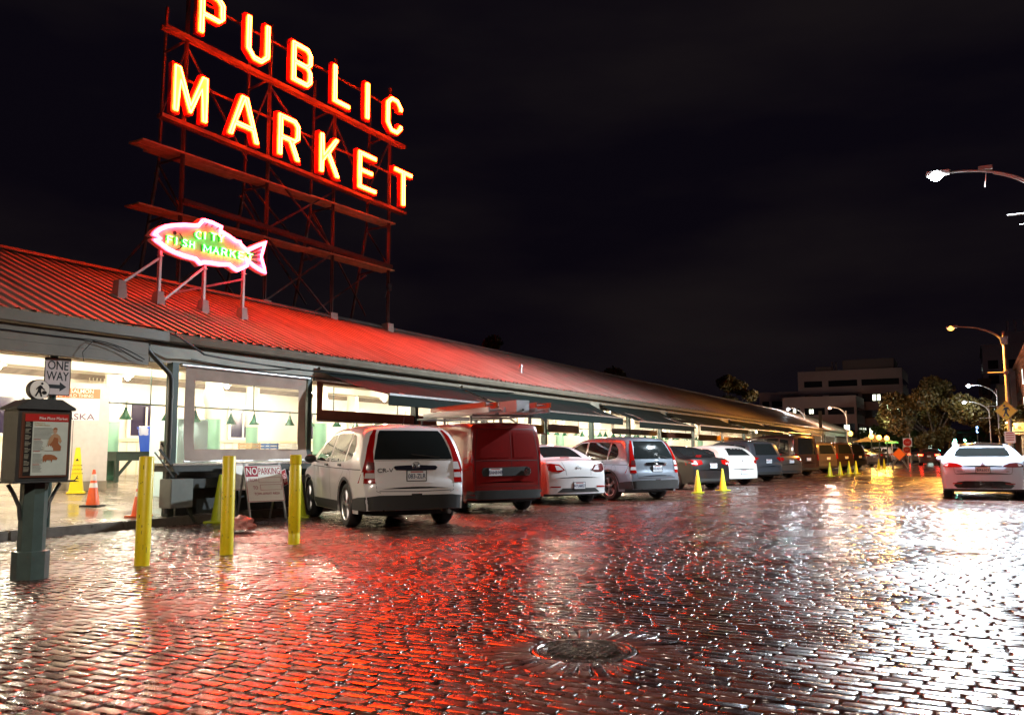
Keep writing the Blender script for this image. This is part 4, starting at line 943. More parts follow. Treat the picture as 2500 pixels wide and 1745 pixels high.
class Body:
    def __init__(s, root, spec, pm):
        s.root = root; s.sp = spec; W = spec['W']; L = spec['L']; H = spec['H']; P = smoothP(spec['prof']); s.P = P
        wy = spec['wheels']; wr = spec['wr']; clr = spec.get('clr', .22); belt = spec['belt']; k = spec.get('tumble', .17)
        ys = set(round(p[0], 3) for p in P)
        for c_ in wy:
            for i in range(13): ys.add(round(c_ + (wr + .06) * math.cos(math.pi * i / 12), 3))
        for i in range(1, 40): ys.add(round(L * i / 40, 3))
        ys = sorted(y for y in ys if 0 <= y <= L)
        yy = [ys[0]]
        for y in ys[1:]:
            if y - yy[-1] > .006: yy.append(y)
        ys = yy
        V = []; F = []; MI = []
        rz_, rx_ = spec.get('edge', (.09, .13))
        NZ = 9; rows = NZ + 1 + 4 + 5
        def T(z):
            if z > belt: return 1 - k * ((z - belt) / (H - belt)) ** 1.15
            return 1 - .035 * ((belt - .12 - z) / .6) ** 2 if z < belt - .12 else 1.
        ec = spec.get('endc', (.13, .2))
        def taper(y):
            a = 1 - .10 * max(0, 1 - y / .55) ** 2; b = 1 - .16 * max(0, 1 - (L - y) / .7) ** 2; return a * b
        sec = []
        for y in ys:
            zt = interp(P, y); zb = clr + (.06 if y < .25 or y > L - .25 else 0)
            for c_ in wy:
                d = abs(y - c_)
                if d < wr + .06: zb = max(zb, wr - .02 + math.sqrt(max(0, (wr + .06) ** 2 - d * d)))
            zb = min(zb, zt - .05); hw = W / 2 * taper(y); pts = []
            zr = min(rz_, (zt - zb) * .5)
            for i in range(NZ + 1):
                z = zb + (zt - zr - zb) * i / NZ; pts.append((hw * T(z), z))
            x0, z0 = pts[-1]; xr = min(rx_, x0 * .5)
            for i in range(1, 5):
                a = math.pi / 2 * i / 4; pts.append((x0 - xr * (1 - math.cos(a)), z0 + zr * math.sin(a) ** 1.0))
            x1, z1 = pts[-1]; cr = spec.get('crown', .03)
            for i in range(1, 6): q = 1 - i / 5; pts.append((x1 * q, z1 + cr * (1 - q * q)))
            full = []
            def D(x, z):
                f = min(1, abs(x) / (W / 2)); g = y + ec[0] * f ** 2.6 * max(0, 1 - y / .9) - ec[1] * f ** 2.4 * max(0, 1 - (L - y) / 1.2)
                return (x, g, z)
            full = [D(x, z) for x, z in pts] + [D(-x, z) for x, z in pts[:-1][::-1]]
            sec.append(full)
        n = len(sec[0])
        for q in sec: V += q
        clad = spec.get('clad', None)
        for i in range(len(sec) - 1):
            for j in range(n - 1): F.append((i * n + j, (i + 1) * n + j, (i + 1) * n + j + 1, i * n + j + 1)); MI.append(0)
            F.append((i * n, i * n + n - 1, (i + 1) * n + n - 1, (i + 1) * n)); MI.append(1)
        # end caps as strips between matching rows
        for e in (0, len(sec) - 1):
            q = sec[e]; half = NZ + 5; prev = None
            for j in range(half):
                a = Vector(q[j]); b = Vector(q[n - 1 - j]); row = []
                for t_ in range(9):
                    f = t_ / 8; p = a.lerp(b, f); xx = abs(1 - 2 * f)
                    x = p.x; bul = (ec[0] if e == 0 else -ec[1]) * ((abs(a.x) / (W / 2)) ** 2.6 - (abs(x) / (W / 2)) ** 2.6)
                    row.append(len(V)); V.append((x, p.y - bul, p.z))
                if prev:
                    for t_ in range(8): F.append((prev[t_], prev[t_ + 1], row[t_ + 1], row[t_])); MI.append(0)
                prev = row
            # crown piece above last row
            last = [e * n + j for j in range(half - 1, n - half + 1)]
            F.append(tuple(last)) if False else None
        me = bpy.data.meshes.new('body'); me.from_pydata(V, [], F)
        bm = bmesh.new(); bm.from_mesh(me)
        for f, mi in zip(bm.faces, MI): f.material_index = mi
        bmesh.ops.remove_doubles(bm, verts=bm.verts, dist=.003)
        bmesh.ops.recalc_face_normals(bm, faces=bm.faces)
        if clad:
            for f in bm.faces:
                c_ = f.calc_center_median()
                if c_.z < clad(c_.y): f.material_index = 1
        bm.to_mesh(me); s.bvh = BVHTree.FromBMesh(bm); bm.free()
        me.materials.append(pm); me.materials.append(TRIM)
        s.o = link('body', me, root, 38)
    def hit(s, o, d):
        h = s.bvh.ray_cast(Vector(o), Vector(d))
        return h
    def decal(s, name, poly, view, mt, off=.004, parent=None, th=.0, step=.11):
        org = {'rear': lambda a, b: ((a, -3, b), (0, 1, 0)), 'front': lambda a, b: ((a, 9, b), (0, -1, 0)), 'left': lambda a, b: ((-3, a, b), (1, 0, 0)), 'right': lambda a, b: ((3, a, b), (-1, 0, 0)), 'top': lambda a, b: ((a, b, 4), (0, 0, -1))}[view]
        bm = bmesh.new(); vs = [bm.verts.new((p[0], p[1], 0)) for p in poly]; f = bm.faces.new(vs)
        bmesh.ops.triangulate(bm, faces=bm.faces[:])
        for _ in range(5):
            le = [e for e in bm.edges if e.calc_length() > step]
            if not le: break
            bmesh.ops.subdivide_edges(bm, edges=le, cuts=1); bmesh.ops.triangulate(bm, faces=bm.faces[:])
        for v in bm.verts:
            o_, d_ = org(v.co.x, v.co.y); h = s.bvh.ray_cast(Vector(o_), Vector(d_))
            if h[0] is None:
                q = Vector(o_) + Vector(d_) * 3; h = s.bvh.find_nearest(q); v.co = h[0] - Vector(d_) * off
            else:
                v.co = h[0] - Vector(d_) * off
        if th:
            dd = Vector(org(0, 0)[1]); ex = bmesh.ops.extrude_face_region(bm, geom=bm.faces[:])
            for v in [g for g in ex['geom'] if isinstance(g, bmesh.types.BMVert)]: v.co -= dd * th
        bmesh.ops.recalc_face_normals(bm, faces=bm.faces)
        me = bpy.data.meshes.new(name); bm.to_mesh(me); bm.free(); me.materials.append(mt)
        # outward normals
        return link(name, me, parent or s.root, 40)
    def both(s, name, poly, mt, **k): return [s.decal(name, poly, v, mt, **k) for v in ('left', 'right')]
    def seam(s, pts, view, w_=.007):
        out = []; b = []
        for i, p in enumerate(pts):
            a = Vector(pts[max(0, i - 1)]); c_ = Vector(pts[min(len(pts) - 1, i + 1)]); d = (c_ - a).normalized(); nn = Vector((-d.y, d.x)) * w_ / 2
            out.append(tuple(Vector(p) + nn)); b.append(tuple(Vector(p) - nn))
        return s.decal('panel_gap', out + b[::-1], view, SEAM, off=.0025, step=.09)
def wheel(root, x, y, r, side, wd=.21, spokes=6, rim=RIM):
    m = MB(); M = Matrix.Translation((x, y, r)) @ Matrix.Rotation(math.pi / 2 * side, 4, 'Y')
    ri = r * .67
    m.lathe([(ri, -wd / 2), (r - .03, -wd / 2), (r - .006, -wd / 2 + .03), (r, -wd / 4), (r, wd / 4), (r - .006, wd / 2 - .03), (r - .03, wd / 2), (ri + .02, wd / 2 + .004), (ri, wd / 2 - .01)], 32, M, cap=False)
    o = m.obj('wheel', TYRE, root, smooth=40)
    m = MB(); m.lathe([(ri, -wd / 2), (ri - .01, wd / 2 - .01), (ri + .004, wd / 2)], 32, M, cap=False); m.lathe([(ri - .01, -.02), (.001, -.02)], 32, M, cap=False) if False else None
    for k in range(spokes):
        a = 2 * math.pi * k / spokes + .3
        for da in (-.11, .11) if spokes == 5 else (0,):
            R_ = M @ Matrix.Rotation(a + da, 4, 'Z'); w1 = .036 if spokes != 5 else .018
            m.add([R_ @ Vector(p) for p in [(.03, -w1, wd / 2 - .045), (.03, w1, wd / 2 - .045), (ri, w1 * 1.15, wd / 2 - .03), (ri, -w1 * 1.15, wd / 2 - .03), (.03, -w1 * .8, wd / 2 - .012), (.03, w1 * .8, wd / 2 - .012), (ri, w1, wd / 2 - .008), (ri, -w1, wd / 2 - .008)]], [(0, 1, 2, 3), (4, 7, 6, 5), (0, 4, 5, 1), (1, 5, 6, 2), (2, 6, 7, 3), (3, 7, 4, 0)])
    m.lathe([(.06, wd / 2 - .05), (.06, wd / 2 - .01), (.035, wd / 2), (.001, wd / 2)], 16, M)
    m.obj('rim', rim, o, smooth=35)
    m = MB(); m.lathe([(ri - .012, -wd / 2 + .02), (ri - .012, .0), (.001, .0)], 24, M, cap=False); m.obj('brake', TRIM, o)
    return o
def lens(c, b, r, n=16): return [(c + r * math.cos(2 * math.pi * k / n), b + r * math.sin(2 * math.pi * k / n)) for k in range(n)]
def plate(B, z, txt, x=0, y=None, w_=.31, tm=PTX):
    h = B.bvh.ray_cast(Vector((x, -3, z - .07)), Vector((0, 1, 0))); yy = (h[0].y if h[0] else 0)
    h2 = B.bvh.ray_cast(Vector((x, -3, z + .07)), Vector((0, 1, 0))); y2 = (h2[0].y if h2[0] else 0)
    yy = min(yy, y2) - .012
    m = MB(); m.box(x - w_ / 2 - .012, x + w_ / 2 + .012, yy - .002, yy + .03, z - .088, z + .088); f = m.obj('plate_frame', TRIM, B.root)
    m = MB(); m.box(x - w_ / 2, x + w_ / 2, yy - .005, yy - .002, z - .076, z + .076); m.obj('plate', PLATE, f)
    if txt: text('plate_text', txt, .1, tm, f, frame((x, yy - .006, z - .01), (1, 0, 0)), extrude=.0008, sx=.82 * w_ / .31, bold=.0015)
    m = MB(); m.box(x - w_ / 2 + .05, x + w_ / 2 - .05, yy - .0056, yy - .005, z + .05, z + .07); m.obj('plate_band', mat('plate_red', (.4, .1, .1), .5), f)
    return yy
def basic(name, label, spec, pm, loc, head, group=None, spokes=6, rim=RIM):
    root = thing(name, label, spec.get('cat', 'car'), loc, R(head), group)
    if spec.get('sc'): root.scale = (spec['sc'],) * 3
    B = Body(root, spec, pm)
    W = spec['W']
    for y in spec['wheels']:
        for s in (-1, 1): wheel(root, s * (W / 2 - .13), y, spec['wr'], s, spokes=spokes, rim=rim)
    m = MB(); m.box(-W / 2 + .3, W / 2 - .3, .4, spec['L'] - .4, .2, .45); m.obj('underbody', TRIM, root)
    return root, B
def mirror(root, x, y, z, mt):
    for s in (-1, 1):
        m = MB(); m.sphere((0, 0, 0), 1, 14, 8)
        for i, v in enumerate(m.v): m.v[i] = (s * x + v[0] * .11, y + v[1] * .05, z + v[2] * .075)
        m.bar((s * (x - .16), y + .02, z - .05), (s * (x - .03), y, z - .03), .03); m.obj('mirror', mt, root, smooth=50)
def handles(B, W, ys, z, mt):
    for v, s in (('left', -1), ('right', 1)):
        for y in ys: B.decal('door_handle', [(y - .09, z - .018), (y + .09, z - .012), (y + .09, z + .02), (y - .09, z + .018)], v, mt, off=.028, th=-.02)

SUVP = [(0, .60), (.012, .70), (.05, .80), (.075, .95), (.12, 1.10), (.22, 1.32), (.34, 1.50), (.46, 1.59), (.66, 1.625), (1.2, 1.655), (1.9, 1.65), (2.4, 1.59), (2.8, 1.43), (3.35, 1.12), (3.5, 1.06), (4.1, .95), (4.4, .78), (4.5, .55)]
SUV = dict(W=1.83, L=4.5, H=1.67, prof=SUVP, wheels=(.95, 3.57), wr=.36, belt=1.02, tumble=.26, clr=.24, edge=(.14, .24), cat='SUV')
def suv(name, label, pm, loc, head, txt, badge=None, spokes=6, group=None, sc=None):
    sp = dict(SUV); sp['sc'] = sc
    root, B = basic(name, label, sp, pm, loc, head, group, spokes)
    # windows (arched side glass)
    B.both('window', [(2.98, 1.08), (2.0, 1.05), (2.03, 1.52), (2.35, 1.5), (2.65, 1.37)], GLASS, off=.004)
    B.both('window', [(1.92, 1.05), (1.02, 1.06), (1.02, 1.52), (1.95, 1.53)], GLASS, off=.004)
    B.both('window', [(.95, 1.06), (.62, 1.11), (.56, 1.2), (.62, 1.34), (.8, 1.47), (.95, 1.51)], GLASS, off=.004)
    for v in ('left', 'right'):
        B.seam([(3.05, 1.06), (3.1, .8), (3.02, .45)], v); B.seam([(1.96, 1.54), (1.96, .9), (1.9, .42)], v); B.seam([(1.0, 1.05), (1.05, .9), (1.38, .7), (1.42, .42)], v)
        B.seam([(3.15, .98), (2, .955), (.1, .93)], v, .012)
        B.decal('fuel_flap', lens(.72, .84, .085), v, pm, off=.003); B.seam([(.72 + .09 * math.cos(a * .4), .84 + .09 * math.sin(a * .4)) for a in range(17)], v, .005)
        for c_ in (.95, 3.57): B.decal('arch_trim', [(c_ + .42 * math.cos(a * math.pi / 14), .34 + .42 * math.sin(a * math.pi / 14)) for a in range(15)] + [(c_ + .475 * math.cos(a * math.pi / 14), .34 + .475 * math.sin(a * math.pi / 14)) for a in range(14, -1, -1)], v, TRIM, off=.012)
    handles(B, 1.83, (2.15, 1.25), 1.0, TRIM)
    # tailgate
    B.decal('rear_window', [(-.66, 1.09), (.66, 1.09), (.63, 1.22), (.545, 1.49), (.50, 1.555), (-.50, 1.555), (-.545, 1.49), (-.63, 1.22)], 'rear', GLASS, off=.005)
    for s in (-1, 1):
        f = lambda P: [(s * a, b) for a, b in P]
        up = B.decal('tail_light', f([(.675, 1.06), (.66, 1.22), (.58, 1.5), (.545, 1.565), (.59, 1.57), (.675, 1.46), (.745, 1.28), (.79, 1.1), (.86, .86), (.88, .72), (.66, .72), (.665, 1.06)]), 'rear', TAIL, off=.012, step=.07)
        B.decal('clear_lens', f([(.66, 1.05), (.76, 1.05), (.79, .93), (.66, .93)]), 'rear', TAILW if s > 0 else TAILD, off=.018, parent=up)
        B.decal('clear_lens', f([(.665, .88), (.80, .88), (.82, .8), (.665, .8)]), 'rear', TAILW, off=.018, parent=up)
        B.seam(f([(.65, .74), (.64, .6), (.58, .575)]), 'rear')
        B.decal('reflector', f([(.5, .48), (.74, .48), (.72, .43), (.5, .43)]), 'rear', TAIL, off=.01)
    B.decal('bumper', [(-.9, .5), (-.6, .535), (.6, .535), (.9, .5), (.9, .31), (.6, .31), (-.6, .31), (-.9, .31)], 'rear', TRIM, off=.02, th=-.015)
    for v in ('left', 'right'):
        B.decal('sill_trim', [(1.46, .25), (1.44, .41), (3.08, .41), (3.06, .25)], v, TRIM, off=.012); B.decal('sill_trim', [(.03, .3), (.03, .52), (.3, .5), (.5, .47), (.54, .4), (.54, .3)], v, TRIM, off=.014)
    B.seam([(-.6, .6), (0, .59), (.6, .6)], 'rear', .01); B.seam([(-.64, 1.075), (.64, 1.075)], 'rear', .008)
    B.decal('plate_recess', [(-.38, .98), (.38, .98), (.30, .72), (-.30, .72)], 'rear', pm, off=.002)
    m = MB(); h = B.bvh.ray_cast(Vector((0, -3, 1.0)), Vector((0, 1, 0)))[0].y
    B.decal('chrome_bar', [(-.37, .965), (-.34, .99), (0, 1.005), (.34, .99), (.37, .965), (.33, .925), (-.33, .925)], 'rear', CHROME, off=.02, th=-.018)
    plate(B, .835, txt)
    # emblem: letter H in a rounded frame
    m = MB(); yy = h - .035; m.tube([(a, yy, 1.0 + b) for a, b in rrect(.11, .085, .025)], .006, 6, closed=True); m.bar((-.028, yy, .975), (-.035, yy, 1.028), .012); m.bar((.028, yy, .975), (.035, yy, 1.028), .012); m.bar((-.028, yy, 1.0), (.028, yy, 1.0), .01); m.obj('emblem', CHROME, root, smooth=50)
    if badge:
        yb = B.bvh.ray_cast(Vector((-.5, -3, .9)), Vector((0, 1, 0)))[0].y
        text('lettering', badge, .09, mat('badge_grey', (.12, .12, .12), .2, metal=.8), root, frame((-.5, yb - .012, .92), (1, .0, 0)), extrude=.003, sx=1.3)
    m = MB(); q = B.bvh.ray_cast(Vector((.2, -3, 1.13)), Vector((0, 1, 0)))[0].y; m.bar((.42, q - .02, 1.12), (-.05, q - .0, 1.17), .018); m.obj('wiper', TRIM, root)
    m = MB(); m.tube([(0, .75, 1.66), (0, .68, 1.72), (0, .58, 1.88)], .008, 6, r2=.003); m.obj('antenna', TRIM, root)
    B.decal('bumper_step', [(-.09, .555), (.09, .555), (.08, .515), (-.08, .515)], 'rear', SEAM, off=.003)
    for x in (-.33, -.11, .11, .33): B.decal('bumper_rib', [(x - .05, .48), (x + .05, .48), (x + .04, .4), (x - .04, .4)], 'rear', TRIM, off=.015)
    B.decal('windshield', [(-.62, 3.3), (.62, 3.3), (.52, 2.6), (-.52, 2.6)], 'top', GLASS)
    mirror(root, 1.02, 2.95, 1.1, TRIM)
    m = MB(); m.cyl((.55, -.01, .26), (.55, .3, .28), .035, 12); m.obj('exhaust', GALV, root, smooth=50)
    return root, B
suv('parked_suv', 'white SUV parked nose-in beside the third yellow bollard, plate 083-ZLR', paint('white', (.72, .70, .70)), (-8.27, 12.1, 0), 54, '083-ZLR', 'CR-V', sc=1.06)
suv('parked_suv', 'silver blue SUV parked right of the white sedan', paint('silver_blue', (.28, .31, .36), .6, .3), (-7.35, 21.9, 0), 60, 'AEU6315', None, spokes=5)

# ---- van
VANP = [(0, .56), (.01, .8), (.03, 1.1), (.06, 1.4), (.10, 1.7), (.16, 1.82), (.3, 1.88), (1.5, 1.9), (2.9, 1.88), (3.2, 1.8), (3.8, 1.3), (4.1, 1.15), (4.6, .98), (4.72, .7), (4.75, .5)]
VAN = dict(W=1.83, L=4.75, H=1.9, prof=VANP, wheels=(.85, 3.95), wr=.33, belt=1.1, tumble=.09, clr=.22, edge=(.08, .12), cat='van', endc=(.07, .2))
VR = paint('red', (.17, .004, .003)); vr, B = basic('parked_van', 'red panel van with a ladder rack parked right of the white SUV', VAN, VR, (-8.7, 16.15, 0), 57)
B.both('window', [(3.6, 1.12), (2.8, 1.1), (2.8, 1.62), (3.1, 1.6)], GLASS)
for v in ('left', 'right'):
    B.seam([(2.7, 1.75), (2.7, .4)], v); B.seam([(1.5, 1.8), (1.5, .4)], v); B.seam([(2.7, .95), (.1, .93)], v, .012)
    B.decal('side_panel', [(2.6, 1.1), (1.6, 1.1), (1.6, 1.6), (2.6, 1.6)], v, VR, off=.006); B.decal('side_panel', [(1.4, 1.1), (.35, 1.1), (.4, 1.6), (1.4, 1.6)], v, VR, off=.006)
B.seam([(.08, 1.76), (.08, .5)], 'rear'); B.seam([(-.74, 1.1), (.74, 1.1)], 'rear', .014); B.seam([(-.76, .56), (.76, .56)], 'rear'); B.seam([(-.76, .5), (-.76, 1.2), (-.68, 1.76)], 'rear', .012); B.seam([(.76, .5), (.76, 1.2), (.68, 1.76)], 'rear', .012); B.seam([(-.68, 1.76), (.68, 1.76)], 'rear', .01)
B.decal('door_panel', [(-.66, 1.16), (.02, 1.16), (.02, 1.68), (-.60, 1.68)], 'rear', VR, off=.006); B.decal('door_panel', [(.14, 1.16), (.66, 1.16), (.60, 1.68), (.14, 1.68)], 'rear', VR, off=.006)
B.decal('handle_trim', [(-.6, .95), (.42, .97), (.52, .95), (.55, .86), (.5, .78), (-.6, .77), (-.63, .86)], 'rear', TRIM, off=.012, th=-.01)
for s in (-1, 1): B.decal('tail_light', [(s * .79, .85), (s * .90, .85), (s * .9, 1.35), (s * .80, 1.32)], 'rear', TAIL, off=.01)
B.decal('bumper', [(-.86, .48), (.86, .48), (.86, .3), (-.86, .3)], 'rear', TRIM, off=.05, th=-.04)
plate(B, .86, 'BAH3143', x=-.32)
yy = B.bvh.ray_cast(Vector((.42, -3, .88)), Vector((0, 1, 0)))[0].y - .03
m = MB(); Mv = Matrix.Translation((.44, yy, .87)) @ Matrix.Rotation(math.pi / 2, 4, 'X'); m.lathe([(.085, 0), (.085, .015), (.07, .02), (.065, .01), (.001, .01)], 24, Mv); m.bar((.415, yy - .022, .84), (.425, yy - .022, .91), .018); m.bar((.465, yy - .022, .84), (.455, yy - .022, .91), .018); m.bar((.425, yy - .022, .87), (.455, yy - .022, .87), .012); m.obj('emblem', CHROME, vr, smooth=40)
mirror(vr, 1.05, 3.45, 1.15, TRIM)
rack = thing('ladder_rack', 'steel roof rack clamped on the red van', 'roof rack', (-8.7, 16.15, 1.93), R(57))
for y in (.35, 1.7, 3.0):
    m = MB(); m.bar((-.75, y, .12), (.95, y, .14), .045); m.bar((-.72, y, -.04), (-.72, y, .12), .04); m.bar((.72, y, -.04), (.72, y, .12), .06); m.bar((.95, y, .14), (1.15, y, .02), .03); m.obj('crossbar', mat('rack_steel', (.2, .2, .2), .35, metal=.7), rack)
m = MB(); m.bar((-.75, .2, .13), (-.75, 3.2, .13), .035); m.bar((.75, .2, .13), (.75, 3.2, .13), .035); m.bar((-.1, .35, .12), (-.1, .35, .34), .07); m.obj('side_rail', mat('rack_steel', (.2, .2, .2), .35), rack)
def ladder(label, x0, x1, z, L, c, y0=-.25, end=None):
    t = thing('ladder', label, 'ladder', (-8.7, 16.15, 1.93 + z), R(57))
    for x in (x0, x1): m = MB(); m.box(x - .02, x + .02, y0, y0 + L, 0, .1); m.obj('rail', c, t, bevel=.004)
    m = MB()
    for k in range(int(L / .3)): m.cyl((x0, y0 + .15 + k * .3, .05), (x1, y0 + .15 + k * .3, .05), .015, 8)
    m.obj('rungs', GALV, t)
    return t
OFR = mat('orange_fibreglass', (.42, .07, .015), .4); LAD = mat('pale_aluminium', (.4, .4, .42), .35, metal=.4); 
ladder('pale aluminium ladder on the left of the van rack', -.72, -.36, .16, 3.4, LAD, -.5)
ladder('orange fibreglass ladder lying on top of the pale one on the van rack', -.66, -.38, .28, 2.8, OFR, -.2)
ladder('second pale ladder on the right of the van rack', .42, .74, .17, 3.0, LAD, -.45)
ladder('orange ladder stacked right of the steel box on the van rack', .5, .86, .29, 2.6, OFR, -.3)
bx = thing('diamond_plate_box', 'small silver diamond plate box between the ladders on the van rack', 'tool box', (-8.7, 16.15, 2.1), R(57)); m = MB(); m.box(.02, .34, -.3, .5, 0, .26); m.obj('box', mat('diamond_plate', (.6, .6, .62), .35, metal=.8, bump=1, bscale=60), bx, bevel=.006); m = MB(); m.cbox((.18, -.31, .06), (.04, .02, .04)); m.obj('latch', TRIM, bx)

# ---- sedans
def sedan(name, label, pm, loc, head, txt, H=1.46, L=4.6, W=1.78, style='mazda', group=None, spokes=6, sc=None, glass=True):
    prof = [(0, .62), (.02, .78), (.06, .9), (.12, 1.0), (.2, 1.045), (.55, 1.07), (.7, 1.09), (1.1, 1.27), (1.5, H - .06), (1.9, H - .015), (2.4, H), (2.9, H - .06), (3.3, 1.22), (3.55, 1.04), (4.1, .9), (4.42, .74), (4.58, .5)]
    prof = [(a * L / 4.6, b) for a, b in prof]
    spec = dict(W=W, L=L, H=H, prof=prof, wheels=(.95, L - 1.0), wr=.32, belt=.98, tumble=.24, clr=.2, edge=(.07, .14), sc=sc)
    root, B = basic(name, label, spec, pm, loc, head, group, spokes)
    B.both('window', [(3.2, 1.03), (2.2, 1.01), (2.2, 1.34), (2.7, 1.33)], GLASS); B.both('window', [(2.12, 1.01), (1.35, 1.03), (1.45, 1.2), (1.7, 1.32), (2.12, 1.34)], GLASS)
    h2 = 1.115
    B.decal('rear_window', [(-.56, .78), (.56, .78), (.5, 1.35), (.38, 1.42), (-.38, 1.42), (-.5, 1.35)], 'top', GLASS)
    B.decal('windshield', [(-.6, 3.45), (.6, 3.45), (.5, 2.85), (-.5, 2.85)], 'top', GLASS)
    for s in (-1, 1):
        f = lambda P: [(s * a, b) for a, b in P]
        if style == 'mazda':
            t = B.decal('tail_light', f([(.38, .84), (.5, .97), (.72, 1.0), (.86, .98), (.875, .86), (.7, .79), (.5, .79)]), 'rear', TAIL if s < 0 else TAILD, off=.012); B.decal('clear_lens', f([(.42, .84), (.53, .94), (.62, .95), (.6, .83)]), 'rear', TAILW, off=.018, parent=t)
            B.decal('reflector', f([(.5, .45), (.8, .45), (.78, .415), (.52, .415)]), 'rear', TAIL, off=.01)
        else:
            t = B.decal('tail_light', f([(.42, .86), (.44, .99), (.8, 1.0), (.88, .96), (.875, .82), (.7, .8)]), 'rear', TAIL, off=.012); B.decal('clear_lens', f([(.62, .84), (.82, .86), (.82, .9), (.62, .89)]), 'rear', TAILW, off=.018, parent=t)
        B.seam(f([(.42, 1.03), (.36, .84), (.34, .66)]), 'rear')
    B.seam([(-.34, .66), (0, .65), (.34, .66)], 'rear')
    for v in ('left', 'right'): B.seam([(2.16, 1.3), (2.16, .35)], v); B.seam([(1.28, 1.0), (1.4, .6), (1.45, .35)], v); B.seam([(3.2, 1.0), (3.15, .35)], v)
    handles(B, W, (2.32, 1.5), .9, pm)
    pz = .46 if style == 'mazda' else .8
    plate(B, pz, txt)
    B.decal('lower_grille', [(-.46, .4) if style == 'mazda' else (-.7, .38), (.46, .4) if style == 'mazda' else (.7, .38), (.6, .3), (-.6, .3)], 'rear', TRIM, off=.006)
    yy = B.bvh.ray_cast(Vector((0, -3, .9)), Vector((0, 1, 0)))[0].y - .014
    m = MB()
    if style == 'mazda': m.tube([(.068 * math.cos(a * math.pi / 10), yy, .88 + .052 * math.sin(a * math.pi / 10)) for a in range(20)], .006, 6, closed=True); m.tube([(-.05, yy, .905), (-.02, yy, .885), (0, yy, .865), (.02, yy, .885), (.05, yy, .905)], .005, 6)
    else: m.tube([(.04 * math.cos(a * math.pi / 8), yy, .9 + .03 * math.sin(a * math.pi / 8)) for a in range(16)], .005, 6, closed=True)
    m.obj('emblem', CHROME, root, smooth=50)
    h = B.bvh.ray_cast(Vector((0, .72, 3)), Vector((0, 0, -1)))[0].z
    m = MB(); m.box(-.12, .12, .7, .73, h - .005, h + .02); m.obj('brake_light', TAIL, root)
    mirror(root, .98, 3.1, 1.02, pm)
    return root, B
sedan('parked_sedan', 'white sedan parked between the red van and the silver blue SUV', paint('pearl_white', (.62, .6, .6)), (-8.55, 19.5, 0), 55, 'AYU6827')
# further cars
sedan('parked_sedan', 'black sedan with lit red tail lamps right of the silver blue SUV', paint('black', (.012, .011, .011)), (-7.7, 28.7, 0), 58, 'BCK4471', style='bmw')
def hatch(name, label, pm, loc, head, txt, group=None, H=1.5, sc=None):
    prof = [(0, .55), (.015, .7), (.05, .85), (.1, 1.0), (.2, 1.12), (.4, 1.28), (.65, 1.40), (1.0, 1.48), (1.5, 1.5), (2.1, 1.46), (2.5, 1.33), (2.95, 1.1), (3.2, 1.02), (3.8, .88), (4.1, .68), (4.2, .5)]
    spec = dict(W=1.78, L=4.2, H=H, prof=prof, wheels=(.8, 3.35), wr=.32, belt=.98, tumble=.22, clr=.2, edge=(.09, .15), sc=sc)
    root, B = basic(name, label, spec, pm, loc, head, group)
    B.decal('rear_window', [(-.56, 1.12), (.56, 1.12), (.46, 1.36), (.36, 1.40), (-.36, 1.40), (-.46, 1.36)], 'rear', GLASS, off=.006)
    B.both('window', [(2.6, 1.06), (1.5, 1.04), (1.5, 1.38), (2.1, 1.36)], GLASS); B.both('window', [(1.42, 1.04), (.6, 1.1), (.75, 1.25), (1.1, 1.36), (1.42, 1.38)], GLASS)
    for s in (-1, 1): B.decal('tail_light', [(s * (.74 + .1 * math.cos(a * .63)), .88 + .075 * math.sin(a * .63)) for a in range(10)], 'rear', TAIL, off=.01)
    B.seam([(-.55, .62), (.55, .62)], 'rear'); plate(B, .5, txt)
    yy = B.bvh.ray_cast(Vector((0, -3, .92)), Vector((0, 1, 0)))[0].y - .014
    m = MB(); m.tube([(.05 * math.cos(a * math.pi / 8), yy, .92 + .05 * math.sin(a * math.pi / 8)) for a in range(16)], .007, 6, closed=True); m.tube([(-.03, yy, .95), (-.012, yy, .89), (0, yy, .93), (.012, yy, .89), (.03, yy, .95)], .005, 6); m.obj('emblem', CHROME, root)
    mirror(root, .98, 2.6, 1.05, pm)
    return root, B
hatch('parked_hatchback', 'small white hatchback with round red tail lamps', paint('cream_white', (.65, .64, .6)), (-7.7, 33.0, 0), 58, '')
